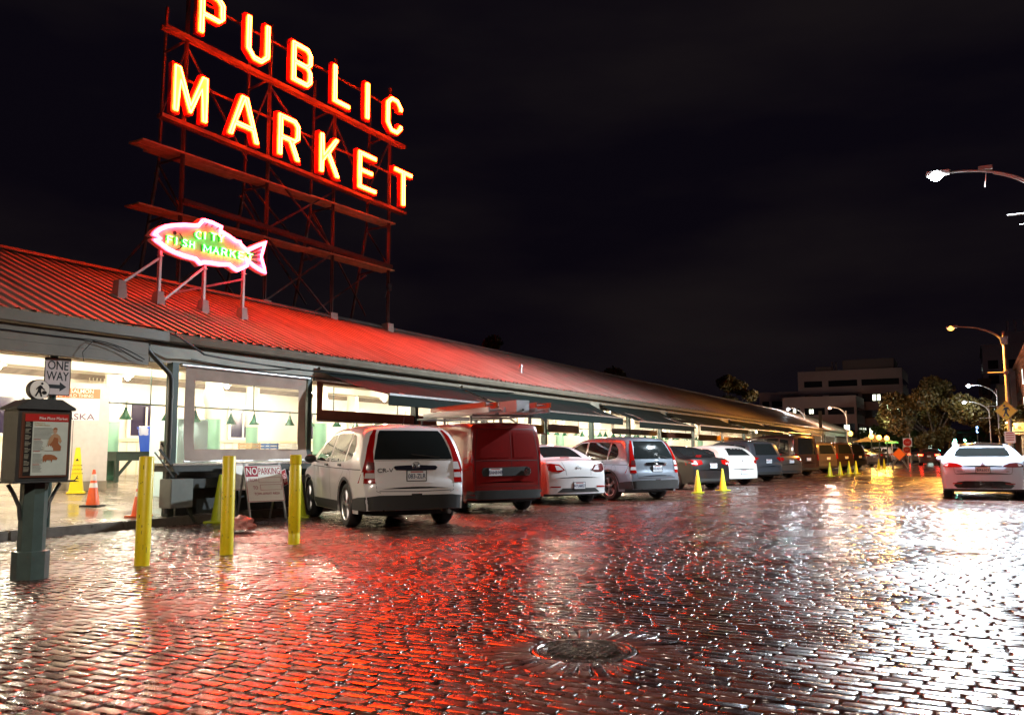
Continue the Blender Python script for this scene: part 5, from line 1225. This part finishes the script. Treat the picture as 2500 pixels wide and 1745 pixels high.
def suv2(name, label, c, loc, head, txt, H=1.68, boxy=False, group=None, metal=.3, W=1.86):
    pm = paint(name + str(loc[1]), c, metal)
    if boxy: prof = [(0, .6), (.01, .8), (.03, 1.05), (.09, 1.3), (.17, H - .2), (.26, H - .08), (.42, H - .02), (1.5, H), (2.9, H - .03), (3.25, H - .16), (3.8, 1.2), (3.95, 1.12), (4.6, .98), (4.78, .75), (4.82, .5)]
    else: prof = [(a, b * (H / 1.67) if b > 1 else b) for a, b in SUVP]
    L = prof[-1][0]
    spec = dict(W=W, L=L, H=H, prof=prof, wheels=(.95, L - .95), wr=.36, belt=1.05, tumble=.14 if boxy else .18, clr=.24, edge=(.09, .14), cat='minivan' if boxy else 'SUV')
    root, B = basic(name, label, spec, pm, loc, head, group)
    t = H - .12
    B.decal('rear_window', [(-.64, 1.12), (.64, 1.12), (.52, t), (-.52, t)], 'rear', GLASS, off=.006)
    B.both('window', [(3.1, 1.12), (2.1, 1.1), (2.1, t - .03), (2.75, t - .05)], GLASS); B.both('window', [(2.02, 1.1), (1.2, 1.1), (1.2, t - .02), (2.02, t - .02)], GLASS); B.both('window', [(1.12, 1.1), (.5, 1.14), (.55, t - .12), (1.12, t - .03)], GLASS)
    for s in (-1, 1):
        q = [(.5, 1.0), (.72, 1.04), (.88, 1.02), (.9, .88), (.72, .86)] if not boxy else [(.74, .8), (.9, .8), (.88, 1.12), (.76, 1.14)]
        B.decal('tail_light', [(s * a, b) for a, b in q], 'rear', TAIL, off=.012)
    B.decal('bumper', [(-.88, .42), (.88, .42), (.88, .31), (-.88, .31)], 'rear', TRIM, off=.015)
    B.seam([(-.62, .6), (.62, .6)], 'rear', .012); plate(B, .86, txt); mirror(root, 1.03, 3.0, 1.15, pm)
    m = MB()
    for s in (-1, 1): m.bar((s * .6, .7, H + .02), (s * .6, 2.6, H + .03), .03, .04)
    m.obj('roof_rail', TRIM, root)
    return root, B
suv2('parked_suv', 'dark grey SUV with wide red tail lamps right of the white hatchback', (.05, .055, .065), (-7.6, 37.2, 0), 58, 'BEP2250', H=1.72)
sedan('parked_sedan', 'tan sedan between the dark grey SUV and the tall brown van', paint('tan', (.13, .1, .08), .5), (-7.6, 42.2, 0), 58, '', style='bmw')
suv2('parked_minivan', 'tallest brown van in the row, behind the first lone lime cones', (.06, .03, .022), (-7.6, 47.0, 0), 58, '', H=2.1, boxy=True, W=1.95)
suv2('parked_suv', 'tan boxy SUV just right of the tall brown van', (.13, .1, .08), (-7.5, 53.2, 0), 58, '', H=1.75, boxy=True)
suv2('parked_minivan', 'dark brown minivan right of the tan boxy SUV', (.06, .035, .025), (-7.4, 60.5, 0), 58, '', H=1.82, boxy=True)
suv2('parked_suv', 'black SUV right of the dark brown minivan', (.015, .014, .015), (-7.3, 67.5, 0), 58, '', H=1.85)
sedan('parked_sedan', 'far silver sedan near the end of the parked row', paint('silver', (.4, .4, .42), .5), (-7.2, 76, 0), 58, '', style='bmw')
sedan('parked_sedan', 'far dark sedan near the end of the parked row', paint('charcoal', (.03, .03, .032), .4), (-7.0, 85, 0), 58, '', style='bmw')
suv2('parked_suv', 'farthest pale SUV ending the parked row', (.45, .45, .46), (-6.8, 95, 0), 58, '', H=1.7)

# ---- white liftback on the right, seen from behind
LP = [(0, .60), (.015, .78), (.05, .9), (.1, 1.01), (.16, 1.055), (.35, 1.085), (.62, 1.15), (1.1, 1.31), (1.6, 1.41), (2.1, 1.44), (2.7, 1.42), (3.2, 1.29), (3.75, 1.05), (4.0, .98), (4.6, .85), (4.9, .7), (4.98, .5)]
PWH = paint('bright_white', (.62, .70, .86))
ls, B = basic('parked_liftback', 'white liftback car with black roof parked alone on the right side of the street', dict(W=1.96, L=4.98, H=1.445, prof=LP, wheels=(1.05, 4.0), wr=.35, belt=.98, tumble=.36, clr=.22, edge=(.08, .2), crown=.035, endc=(.2, .25)), PWH, (.17, 25.1, 0), 0, spokes=5)
B.decal('rear_window', [(-.64, 1.115), (-.5, 1.1), (.5, 1.1), (.64, 1.115), (.60, 1.24), (.57, 1.335), (-.57, 1.335), (-.60, 1.24)], 'rear', GLASS, off=.008)
B.decal('glass_roof', [(-.52, 1.25), (.52, 1.25), (.52, 3.0), (-.52, 3.0)], 'top', mat('black_roof_glass', (.02, .015, .012), .1), off=.006)
for s in (-1, 1):
    f = lambda P: [(s * a, b) for a, b in P]
    t = B.decal('tail_light', f([(.44, .835), (.47, .88), (.6, .935), (.75, .95), (.86, .925), (.905, .87), (.9, .835), (.7, .83)]), 'rear', TAIL if s < 0 else TAILD, off=.012, step=.06)
    B.decal('clear_lens', f([(.8, .86), (.88, .87), (.86, .90), (.78, .915)]), 'rear', TAILW, off=.018, parent=t)
    B.decal('reflector', f([(.47, .44), (.7, .43), (.7, .405), (.5, .405)]), 'rear', TAIL, off=.026)
    B.seam(f([(.66, .83), (.65, .70), (.6, .655), (0, .645)]), 'rear')
B.decal('chrome_bar', [(-.44, .865), (-.2, .877), (.2, .877), (.44, .865), (.44, .84), (-.44, .84)], 'rear', CHROME, off=.014)
B.decal('diffuser', [(-.68, .37), (-.6, .455), (-.4, .485), (.4, .485), (.6, .455), (.68, .37), (.6, .30), (-.6, .30)], 'rear', mat('gloss_black', (.01, .01, .012), .15, coat=.6), off=.016)
for x in (-.4, -.15, .15, .4): m = MB(); m.box(x - .01, x + .01, .02, .12, .22, .32); m.obj('diffuser_fin', TRIM, ls)
plate(B, .77, 'BIR6303', w_=.31)
yy = B.bvh.ray_cast(Vector((0, -3, .95)), Vector((0, 1, 0)))[0].y - .012
m = MB(); m.bar((-.045, yy, .985), (.045, yy, .985), .012); m.bar((0, yy, .98), (0, yy, .93), .012); m.obj('emblem', CHROME, ls)
for x, s in ((-.5, 'MODEL S'), (.55, '75D')):
    yy = B.bvh.ray_cast(Vector((x, -3, .72)), Vector((0, 1, 0)))[0].y - .012
    text('lettering', s, .045, CHROME, ls, frame((x, yy, .725), (1, 0, 0)), extrude=.003)
B.both('window', [(3.4, 1.03), (2.4, 1.01), (2.4, 1.31), (2.9, 1.3)], GLASS); B.both('window', [(2.32, 1.01), (1.3, 1.04), (1.6, 1.2), (2.32, 1.31)], GLASS)
mirror(ls, 1.06, 3.3, 1.03, PWH)

LITR = emis('lit_brake_lamp', (1, .03, .01), 14)
for loc, l, c in (((-3.5, 84, 0), 'dark car with lit red tail lamps waiting at the far crossing, nearer one', (.05, .01, .01)), ((-5.6, 104, 0), 'dark car with lit red tail lamps at the far crossing, farther one', (.03, .03, .03))):
    r_, B_ = sedan('driving_car', l, paint('far' + l[-9:-4], c), loc, 0, '', style='bmw')
    for s_ in (-1, 1): B_.decal('brake_lamp', [(s_ * .5, .84), (s_ * .86, .86), (s_ * .86, .98), (s_ * .5, .96)], 'rear', LITR, off=.03)
# ============================================================ STREET LAMPS
POLE = mat('lamp_pole_paint', (.42, .4, .38), .4, metal=.3, var=.15)
def street_lamp(x, y, h, label, c, e, arm=2.45, power=2000, side=-1, banner=5.6, grp=None, r=.11, headlit=60, kind='SPOT', lr=.09):
    t = thing('street_lamp', label, 'street lamp', (x, y, .13 if x > 1.5 else 0), 0, grp)
    m = MB(); m.tube([(0, 0, 0), (0, 0, h)], r, 16, r2=r * .62); m.obj('pole', POLE, t, smooth=50)
    m = MB(); m.lathe([(r * 1.7, 0), (r * 1.7, .25), (r * 1.2, .4)], 12); m.obj('pole_base', POLE, t, smooth=50)
    m = MB(); pts = []
    for i in range(13):
        f = i / 12; a = f * math.pi / 2; pts.append((side * arm * .92 * (1 - math.cos(a)), 0, h - .75 + 1.15 * math.sin(a)))
    m.tube(pts, .045, 8, r2=.032)
    m.tube([(p[0], 0, p[2] - .12 * (1 - i / 12)) for i, p in enumerate(pts)][:9], .022, 6); m.obj('arm', POLE, t, smooth=50)
    hx, hz = pts[-1][0], pts[-1][2]
    m = MB(); m.box(hx + side * .5, hx - side * .12, -.12, .12, hz - .05, hz + .07); m.obj('lamp_head', POLE, t, bevel=.03)
    L_ = emis('lamp_lens_%d_%d' % (int(x * 10), int(y)), c, headlit)
    m = MB(); m.sphere((hx + side * .25, 0, hz - .05), .17, 16, 8, .8); m.obj('lens', L_, t, smooth=80)
    lo = light(kind, (hx + side * .25, 0, hz - .26), power, c, t, lr, (0, 0, 0), 168, .35)
    if banner:
        m = MB(); m.cyl((0, 0, banner), (side * .85, 0, banner), .025, 8); m.cyl((0, 0, banner - .28 if banner > 5.7 else banner - 1.6), (side * .6, 0, banner - .28 if banner > 5.7 else banner - 1.6), .012, 6) if banner > 5.7 else None; m.cbox((0, 0, banner), (.26, .26, .12)); m.obj('banner_arm', POLE, t)
    return t, (hx, hz)
WH = (.80, .92, 1.0); OR = (1., .42, .07)
t, (hx, hz) = street_lamp(2.0, 26, 8.35, 'tall street lamp with glaring white head at upper right', WH, 0, power=8200, banner=7.35, headlit=45, lr=.17)
m = MB(); m.cbox((-1.3, 0, hz - .02), (.34, .14, .1)); m.cyl((-1.27, 0, hz - .05), (-1.33, 0, hz - .55), .01, 6); m.obj('sensor_box', POLE, t)
street_lamp(2.0, -2.5, 8.35, 'unseen street lamp added behind the camera to light the bollards, kiosk and car backs', (1, .84, .7), 0, power=1250, banner=None, headlit=200)  # out-of-view lamp, added to light bollards, kiosk and car backs
t, _ = street_lamp(1.75, 53, 7.5, 'street lamp with orange head and yellow crossing sign on its leaning pole', OR, 0, power=4200, banner=5.3, headlit=2.0, r=.13)
m = MB(); m.cbox((0, -.05, 7.0), (.34, .3, .42)); m.obj('transformer_box', GALV, t, bevel=.03)
street_lamp(1.9, 80, 6.1, 'far street lamp with small white head, nearer of the thin pair', WH, 0, arm=1.9, kind='POINT', power=260, banner=4.7, r=.08, headlit=5)
street_lamp(1.5, 95, 5.6, 'far street lamp with small white head, farther of the thin pair', WH, 0, arm=2.0, kind='POINT', power=260, banner=4.4, r=.07, headlit=5)
street_lamp(-11.1, 92, 5.3, 'slim orange lit lamp pole left of the far tree', (1., .6, .4), 0, kind='POINT', arm=1.4, power=700, banner=None, r=.07, headlit=2)
street_lamp(-14.8, 90, 5.2, 'pale lamp head peeking over the market roof', WH, 0, kind='POINT', arm=1.4, power=250, banner=None, r=.06, headlit=3)
street_lamp(-5.9, 100, 5.2, 'lamp with pale green head glaring at the left edge of the amber tree', (.8, 1., .75), 0, kind='POINT', arm=1.6, power=600, banner=None, r=.06, headlit=30)
# pedestrian crossing sign
pc = thing('crossing_sign', 'yellow diamond pedestrian crossing sign on the orange lamp pole', 'road sign', (1.62, 52.8, 3.35))
F = frame((0, -.1, 0), (1, 0, 0)); q = [(.0, -.55), (.55, 0), (0, .55), (-.55, 0)]
SY = mat('yellow_sign_sheet', (.95, .78, .01), .4, em=(1, .75, 0), es=.0)
panel('board', q, .005, SY, pc, F); me = filled([[(a * .96, b * .96) for a, b in q], [(a * .91, b * .91) for a, b in q]], .001); me.transform(Matrix.Translation((0, -.007, 0)) @ F); me.materials.append(BLACK); link('border', me, pc)
F2 = Matrix.Translation((0, -.008, 0)) @ F
panel('walking_figure', [(-.16, .02), (-.19, -.01), (-.08, .06), (-.05, .0), (-.09, -.15), (-.16, -.3), (-.1, -.31), (-.02, -.13), (.08, -.3), (.15, -.29), (.05, -.1), (.05, .05), (.1, .1), (.15, .0), (.18, .02), (.12, .18), (.04, .2), (-.06, .19)], .001, BLACK, pc, F2)
panel('walking_figure', lens(-.06, .27, .055, 12), .001, BLACK, pc, F2)

# ============================================================ RIGHT SIDE BUILDINGS
def building(name, label, x0, x1, y0, y1, H, wall, floors, wins_front, wins_side=None, lit=(), side='left', cornice=True, group=None, cat='building', pz=.0):
    t = thing(name, label, cat, (x0, y0, 0), 0, group); W = x1 - x0; Dp = y1 - y0
    m = MB(); m.box(0, W, 0, Dp, 0, H)
    o = m.obj('wall', wall, t)
    if cornice:
        m = MB(); m.box(-.25, W + .25, -.25, Dp + .2, H, H + .35); m.box(-.12, W + .12, -.12, -.002, H - .35, H - .002); m.obj('cornice', wall, t, bevel=.04)
    GL = mat('dark_pane', (.015, .013, .018), .15); LT = emis('lit_window', (1, .75, .45), 1.4); LT2 = emis('lit_window_pale', (.75, .95, .8), 1.8)
    for (a, b, c_, d, face) in wins_front:
        lt = (LT2 if random.random() < .5 else LT) if random.random() < lit[0] else GL if lit else GL
        m = MB()
        if face == 'F': m.box(a, b, -.02, .0, c_, d)
        else: m.box(-.02, 0, a, b, c_, d)
        w_ = m.obj('window', GL, t)
        m = MB(); e = .06
        if face == 'F':
            for q in ((a - e, a, c_ - e, d + e), (b, b + e, c_ - e, d + e), (a, b, d, d + e), (a, b, c_ - e, c_)): m.box(q[0], q[1], -.06, -.0, q[2], q[3])
        else:
            for q in ((a - e, a, c_ - e, d + e), (b, b + e, c_ - e, d + e), (a, b, d, d + e), (a, b, c_ - e, c_)): m.box(-.06, -.0, q[0], q[1], q[2], q[3])
        m.obj('frame', wall, w_)
        if lt is not GL:
            m = MB(); k = (b - a)
            if face == 'F': m.box(a + k * .25, a + k * .25 + min(k * .3, 2.5), -.03, -.021, c_ + .1, d - .1)
            else: m.box(-.03, -.021, a + k * .2, a + k * .7, c_ + .1, d - .1)
            m.obj('lit_pane', lt, w_)
    return t
BR1 = mat('far_brick_orange', (.5, .2, .1), .7, var=.3, vscale=2, bump=.2); STU = mat('far_stucco', (.5, .36, .33), .7, var=.15, vscale=1); TANB = mat('far_tan', (.5, .38, .28), .7, var=.2, vscale=1)
DKB = mat('far_dark_brick', (.12, .06, .05), .7, var=.3); LAV = mat('far_grey_stucco', (.5, .42, .5), .7, var=.1)
# nearest visible front on the right
def grid(W, D, z0, z1, nf, nw, nside, fr=.55):
    o = []; fh = (z1 - z0) / nf
    for f in range(nf):
        for k in range(nw): s = W / nw; o.append((s * (k + .25), s * (k + .75), z0 + fh * (f + .25), z0 + fh * (f + .85), 'F'))
        for k in range(nside): s = D / nside; o.append((s * (k + .22), s * (k + .78), z0 + fh * (f + .25), z0 + fh * (f + .85), 'L'))
    return o
building('brick_building', 'orange brick building with arched awnings and signs at the right edge', 4.6, 16, 82, 112, 10.2, BR1, 2, grid(11, 30, 4.2, 9.6, 2, 3, 7), lit=(.1,))
building('stucco_building', 'pale two storey building behind the orange brick one', 4.3, 15, 118, 140, 10.6, STU, 3, grid(11, 22, 3, 10, 2, 3, 4), lit=(.1,))
building('tan_building', 'tan building with ornate cornice behind the yellow crossing sign', 3.8, 12, 150, 185, 10.8, TANB, 3, grid(8, 35, 3, 10, 3, 2, 6), lit=(.1,))
b = building('tower_block', 'tall lavender grey apartment block with rooftop pipes at right', 2.6, 14, 200, 226, 22.5, LAV, 6, grid(11, 26, 5, 20, 5, 3, 4), lit=(.25,))
m = MB(); m.box(4, 10, 3, 12, 22.5, 25.6)
for x in (5, 6.3, 8): m.cyl((x, 4, 25.5), (x, 4, 28), .3, 10)
m.obj('roof_hut', LAV, b)
building('dark_building', 'dark brick building behind the thin white street lamps', 1.6, 3.5, 190, 198, 14.8, DKB, 4, grid(1.9, 8, 3, 14, 4, 1, 2), lit=(.1,))
# bakery front: awning sign, lamp, vines
bk = thing('bakery_awning', 'cream bakery fascia sign reading Le Panier with shelf and lit lamp', 'shop sign', (1.85, 81, 0))
GLOW = emis('sign_glow', (1., .62, .22), 1.1)
m = MB(); m.box(1.0, 4.5, -.1, .0, 2.78, 3.5); m.obj('fascia', mat('cream_fascia', (.75, .55, .22), .5, em=(1, .55, .12), es=.25), bk)
m = MB(); m.box(.8, 4.6, -.2, 3, 3.55, 3.62); m.prism([(.4, 3.62), (4.6, 3.62), (4.6, 4.6), (2.4, 4.5)], lambda a, b: (a, 0, b), lambda a, b: (a, 6, b)); m.obj('roof', mat('dark_shingle', (.05, .045, .05), .6, var=.4), bk)
text('lettering', 'Le Panier', .62, mat('brown_letter', (.3, .12, .04), .5), bk, frame((2.2, -.13, 3.12), (1, 0, 0)), extrude=.01, sx=1.0)
m = MB(); m.box(.3, 4.6, -.05, 5, 2.55, 2.7); m.obj('soffit', mat('cream_fascia2', (.75, .6, .4), .5), bk)
m = MB(); m.sphere((.75, -.5, 3.45), .2, 14, 8); m.obj('lamp', emis('bakery_lamp', (1, .75, .45), 60), bk)
light('POINT', (.75, -.9, 3.3), 90, (1, .7, .4), bk, .2)
for x in (1.6, 2.3, 3.0, 3.7, 4.3): m = MB(); m.box(x, x + .22, .1, .4, .1, 2.6); m.obj('door_post', WHITE, bk)
def leaf_mesh(name, clumps, n, size, m, parent=None, seed=1, flat_=.0):
    g = np.random.default_rng(seed); C = np.array([c[:3] for c in clumps]); Rr = np.array([c[3] for c in clumps]); w = Rr ** 2; w = w / w.sum()
    idx = g.choice(len(clumps), n, p=w); d = g.normal(size=(n, 3)); d /= np.linalg.norm(d, axis=1)[:, None]
    rad = g.random(n) ** .45; P = C[idx] + d * (Rr[idx] * rad)[:, None] * np.array([1, 1, .78])
    a = g.normal(size=(n, 3)); a /= np.linalg.norm(a, axis=1)[:, None]; b = np.cross(a, g.normal(size=(n, 3))); b /= np.linalg.norm(b, axis=1)[:, None]
    s = size * g.uniform(.6, 1.3, n)[:, None]
    V = np.stack([P - a * s, P - b * s * .55, P + a * s, P + b * s * .55], 1).reshape(-1, 3); F = np.arange(n * 4).reshape(-1, 4)
    me = bpy.data.meshes.new(name); me.from_pydata(V.tolist(), [], F.tolist()); me.materials.append(m)
    return link(name, me, parent)
def leafmat(name, c):
    m = mat(name, c, .6, var=.5, vscale=1.2); b = m.node_tree.nodes['Principled BSDF']; b.inputs['Subsurface Weight'].default_value = 0; return m
LEAF = leafmat('autumn_leaves', (.085, .06, .01)); LEAFG = leafmat('green_leaves', (.06, .12, .03)); BARK = mat('bark', (.08, .055, .035), .85, var=.3, bump=.4)
def tree(label, x, y, h, w_, n, lm, size, seed, trunk_h, z0=0, loc_cl=None):
    t = thing('street_tree', label, 'tree', (x, y, z0)); g = random.Random(seed)
    m = MB(); m.tube([(0, 0, 0), (.05, 0, trunk_h * .5), (0, .05, trunk_h), (.1, 0, trunk_h + (h - trunk_h) * .4)], .28 * w_ / 12, 10, r2=.1); m.obj('trunk', BARK, t, smooth=60)
    m = MB(); cl = []
    for k in range(34):
        a = g.uniform(0, 6.28); f = g.random() ** .6; z = g.uniform(trunk_h * .9, h); prof = math.sin(math.pi * min(1, max(0, ((z - trunk_h * .8) / (h - trunk_h * .8)) ** .72 * .93 + .06))) 
        r = w_ / 2 * prof * f; p = (r * math.cos(a), r * math.sin(a), z); cl.append((*p, g.uniform(.07, .125) * w_))
        if k < 14: m.tube([(0, 0, trunk_h * .95), (p[0] * .5, p[1] * .5, (trunk_h + z) / 2 + .3), p], .1 * w_ / 12, 6, r2=.02)
    m.obj('branches', BARK, t, smooth=60)
    leaf_mesh('crown', cl, n, size, lm, t, seed)
    return t
tree('large tree with amber lit leaves at the end of the street', -3.6, 102, 8.3, 13.4, 26000, LEAF, .17, 3, 2.4)
tree('small rounded green tree beside the thin far lamp poles', .6, 125, 4.6, 3.2, 5000, LEAFG, .13, 5, 1.2)
tree('dark tree rising over the market roof ridge', -31, 55, 9.4, 7, 9000, LEAF, .16, 8, 4)
tree('amber lit tree beyond the far end of the market roof', -23, 92, 9.0, 8, 9000, LEAF, .17, 11, 4)
tree('low green tree at the far end behind the do not enter signs', -9.3, 118, 5.6, 7, 8000, LEAFG, .15, 12, 1.6)
tree('amber lit tree beyond the brown van and market roof', -29, 74, 8.6, 8, 9000, LEAF, .16, 14, 4)
vn = thing('climbing_vine', 'leafy vine with yellow lit leaves over the bakery sign', 'vine', (4.6, 80.2, 3.6))
leaf_mesh('leaves', [(-1.6, 0, .4, .7), (-.9, 0, .7, .8), (0, 0, .3, .6), (.8, 0, .8, .8), (1.0, -.3, .1, .7), (1.2, 0, -.3, .5), (-2.2, 0, -.2, .6), (-2.5, 0, -.8, .5)], 3000, .12, leafmat('vine_leaves', (.16, .13, .02)), vn, 21)

# far office building
OFF = mat('office_concrete', (.5, .34, .36), .7, var=.1, vscale=.3); OFD = mat('office_dark_band', (.2, .14, .15), .7)
def office(label, x0, x1, y, H, floors, depth=30, strips=((.06, .24), (.3, .58), (.62, .97)), lit=.2, side=True, base=0):
    t = thing('office_building', label, 'office block', (x0, y, 0)); W = x1 - x0; fh = (H - 1.2) / floors
    m = MB(); m.box(.2, W - .2, .3, depth, 0, H); m.obj('core', OFD, t)
    m = MB()
    for f in range(floors + 1):
        z0 = H - .0 - f * fh; h_ = fh * .5 if f else fh * .62; m.box(0, W, 0, depth, max(0, z0 - h_), z0) if z0 > .3 else None
    for a, b in [(0, strips[0][0])] + [(strips[i][1], strips[i + 1][0]) for i in range(len(strips) - 1)] + [(strips[-1][1], 1)]: m.box(W * a, W * b, .02, .6, 0, H - .05)
    m.box(W - .6, W - .02, .6, depth, 0, .1)
    m.obj('wall', OFF, t)
    GL = mat('office_glass', (.02, .02, .026), .12); LT = emis('office_light', (.9, .95, .7), 1.6)
    for f in range(floors):
        z1 = H - f * fh - (fh * .5 if f else fh * .62); z0 = H - (f + 1) * fh
        for a, b in strips:
            m = MB(); m.box(W * a, W * b, .12, .2, z0, z1); w_ = m.obj('window', GL, t)
            if random.random() < lit:
                q = random.uniform(.1, .6); m = MB()
                for k in range(2): m.box(W * (a + (b - a) * (q + k * .12)), W * (a + (b - a) * (q + k * .12 + .08)), .1, .118, z0 + .2, z1 - .2)
                m.obj('lit_pane', LT, w_)
        for k in range(4):
            m = MB(); m.box(W - .1, W + .015, 2 + k * depth / 4.2, 2 + (k + .8) * depth / 4.2, z0, z1); m.obj('window', GL, t)
    return t
ot = office('tallest stepped office block beyond the market', -24.8, -9.2, 146, 14.2, 5, 14, lit=.45)
m = MB(); m.box(6.8, 14.4, 1.5, 10, 14.2, 15.9); m.box(2.5, 5, 2, 5, 14.2, 15); m.cyl((5.2, 1.6, 14.2), (5.2, 1.6, 15.7), .12, 8); m.cyl((5.8, 1.6, 14.2), (5.8, 1.6, 15.7), .12, 8); m.obj('roof_plant', OFD, ot)
office('long low wing of the office block at left', -31.5, -24.9, 148, 11.2, 4, 12, lit=.2)
office('front three storey office block with lit pale windows', -24.6, -14.4, 131, 9.2, 3, 10, lit=.7)
office('small white block right of the office building', -11.5, -8.9, 190, 11.5, 4, 6, strips=((.1, .9),), lit=0)

# ============================================================ FAR STREET THINGS
GLOBE = emis('amber_globe', (1., .50, .08), 2.6)
def globe_lamp(x, y, z, label):
    t = thing('globe_lamp', label, 'street lamp', (x, y, 0))
    m = MB(); m.tube([(0, 0, 0), (0, 0, z - .2)], .07, 10, r2=.045); m.obj('post', PAINT_G, t, smooth=50)
    m = MB(); m.sphere((0, 0, z), .21, 14, 10); m.obj('globe', GLOBE, t, smooth=80)
    light('POINT', (0, 0, z + .32), 210, OR, t, .2)
for (x, z, l) in ((-9.86, 2.85, 'amber globe street lamp standing alone, leftmost'), (-8.11, 2.58, 'amber globe street lamp, left one of the close trio'), (-7.47, 2.47, 'amber globe street lamp, middle one of the close trio'), (-6.82, 2.39, 'amber globe street lamp, right one of the close trio')):
    globe_lamp(x, 84, z, l)
tn = thing('yellow_canopy', 'yellow peaked market tent under the amber globe lamps', 'tent', (-9.0, 96, 0))
m = MB(); vs = [(-1.9, -1.6, 2.2), (1.9, -1.6, 2.2), (1.9, 1.6, 2.2), (-1.9, 1.6, 2.2), (0, 0, 3.0)]; m.add(vs, [(0, 1, 4), (1, 2, 4), (2, 3, 4), (3, 0, 4), (0, 3, 2, 1)]); m.obj('cover', mat('tent_cloth', (.3, .18, .03), .8), tn)
for a in (-1, 1):
    for b in (-1, 1): m = MB(); m.cyl((a * 1.8, b * 1.5, 0), (a * 1.8, b * 1.5, 2.2), .04, 6); m.obj('pole', GALV, tn)
# do not enter signs
def dne(x, y, z, s, label):
    t = thing('do_not_enter_sign', label, 'road sign', (x, y, 0)); F = frame((0, -.05, z), (1, 0, 0))
    m = MB(); m.cyl((0, 0, 0), (0, 0, z + s / 2), .035, 8); m.obj('post', GALV, t)
    panel('board', rrect(s, s, .04), .006, WHITE, t, F); panel('red_disc', lens(0, 0, s * .45, 28), .003, mat('sign_red', (.6, .02, .01), .4), t, Matrix.Translation((0, -.006, 0)) @ F)
    text('lettering', 'DO NOT\nENTER', s * .13, WHITE, t, Matrix.Translation((0, -.011, s * .0)) @ F, extrude=.001)
dne(-5.15, 84, 2.02, .75, 'DO NOT ENTER sign with red disc in front of the large amber tree'); dne(-5.0, 80, 1.35, .6, 'lower red disc sign standing under the far DO NOT ENTER sign'); dne(.3, 88, 1.6, .6, 'small DO NOT ENTER sign just above the white liftback roof')
ORS = mat('orange_work_sign', (.9, .22, .02), .4)
def work_sign(x, y, s, label):
    t = thing('roadwork_sign', label, 'road sign', (x, y, 0)); z = .55 + s; F = frame((0, -.04, z), (1, 0, 0)); q = [(0, -s), (s, 0), (0, s), (-s, 0)]
    panel('board', q, .006, ORS, t, F); me = filled([[(a * .94, b * .94) for a, b in q], [(a * .88, b * .88) for a, b in q]], .001); me.transform(Matrix.Translation((0, -.007, 0)) @ F); me.materials.append(BLACK); link('border', me, t)
    for k in (-1, 1): m = MB(); m.bar((k * .55, .3, 0), (k * .1, 0, z), .05); m.obj('leg', GALV, t); m = MB(); m.bar((k * .55, -.3, 0), (k * .1, 0, z - .3), .05); m.obj('leg', GALV, t)
work_sign(-4.9, 70, .48, 'orange diamond roadwork sign standing on legs at the end of the parked row'); work_sign(-.25, 70, .5, 'orange diamond roadwork sign behind the white liftback')
# traffic lights
for x, l in ((-2.15, 'green traffic light hanging over the far crossing, left one'), (-.95, 'green traffic light hanging over the far crossing, right one')):
    t = thing('traffic_light', l, 'traffic light', (x, 128, 3.0)); m = MB(); m.box(-.18, .18, -.15, .15, -.6, .6); m.obj('housing', BLACK, t)
    for k, z in enumerate((.38, 0)): m = MB(); m.lathe([(.13, 0), (.13, .05), (.001, .05)], 16, Matrix.Translation((0, -.15, z)) @ Matrix.Rotation(math.pi / 2, 4, 'X')); m.obj('lens', TAILD, t)
    m = MB(); m.sphere((0, -.16, -.38), .15, 12, 8); m.obj('lens', emis('green_signal', (.1, 1, .65), 45), t)
t = thing('signal_mast', 'dark mast arm carrying the two green traffic lights', 'mast', (1.2, 128, 0)); m = MB(); m.cyl((0, 0, 0), (0, 0, 3.7), .1, 8); m.cyl((0, 0, 3.65), (-4.5, 0, 3.65), .05, 8); m.obj('mast', DGREY, t)
# vertical blue lit sign
t = thing('hotel_sign', 'tall narrow blue lit vertical sign reading HOTEL by the far lamps', 'sign', (.45, 112, 0))
m = MB(); m.box(-.22, .22, -.1, .1, 3.2, 5.6); m.obj('board', mat('dark_blue_board', (.01, .02, .06), .4), t); m = MB(); m.cyl((0, .1, 0), (0, .1, 3.2), .06, 8); m.obj('post', GALV, t)
for k, ch in enumerate('HOTEL'): text('lettering', ch, .5 if k == 0 else .42, emis('blue_neon', (.35, .6, 1), 5), t, frame((0, -.12, 5.3 - k * .46), (1, 0, 0)), extrude=.01, bold=.008)
t = thing('street_name_sign', 'small green street name blade beside the do not enter sign', 'sign', (-6.6, 86, 0)); m = MB(); m.box(-.55, .55, -.02, .02, 1.95, 2.15); m.obj('blade', mat('green_sign', (.02, .3, .22), .4, em=(.1, .9, .7), es=.0), t); m = MB(); m.cyl((0, .05, 0), (0, .05, 2.1), .03, 6); m.obj('post', GALV, t)
# low far wall of shopfronts closing the street
building('far_shop', 'dark low building closing the far end of the street', -22, 12, 172, 180, 4.6, DKB, 1, [(2 + k * 4, 4.6 + k * 4, 1.0, 2.9, 'F') for k in range(8)], lit=(.5,))
t = thing('marker_post', 'white and grey marker plate on a pole beyond the market end', 'sign', (-12.4, 84, 0)); m = MB(); m.cyl((0, 0, 0), (0, 0, 4.6), .04, 6); m.obj('post', GALV, t); m = MB(); m.box(-.15, .15, -.05, -.03, 3.4, 5.0); m.obj('plate', GREY, t)
t = thing('private_parking_sign', 'small white notice board on the orange lamp pole below the crossing sign', 'sign', (1.72, 52.8, 1.95)); panel('board', rrect(.5, .62, .03), .006, WHITE, t, frame((0, -.1, 0), (1, 0, 0))); m = MB(); 
for k in range(4): m.box(-.18, .18, -.11, -.107, .2 - k * .12, .25 - k * .12)
m.obj('print', mat('red_print', (.4, .05, .03), .5), t)
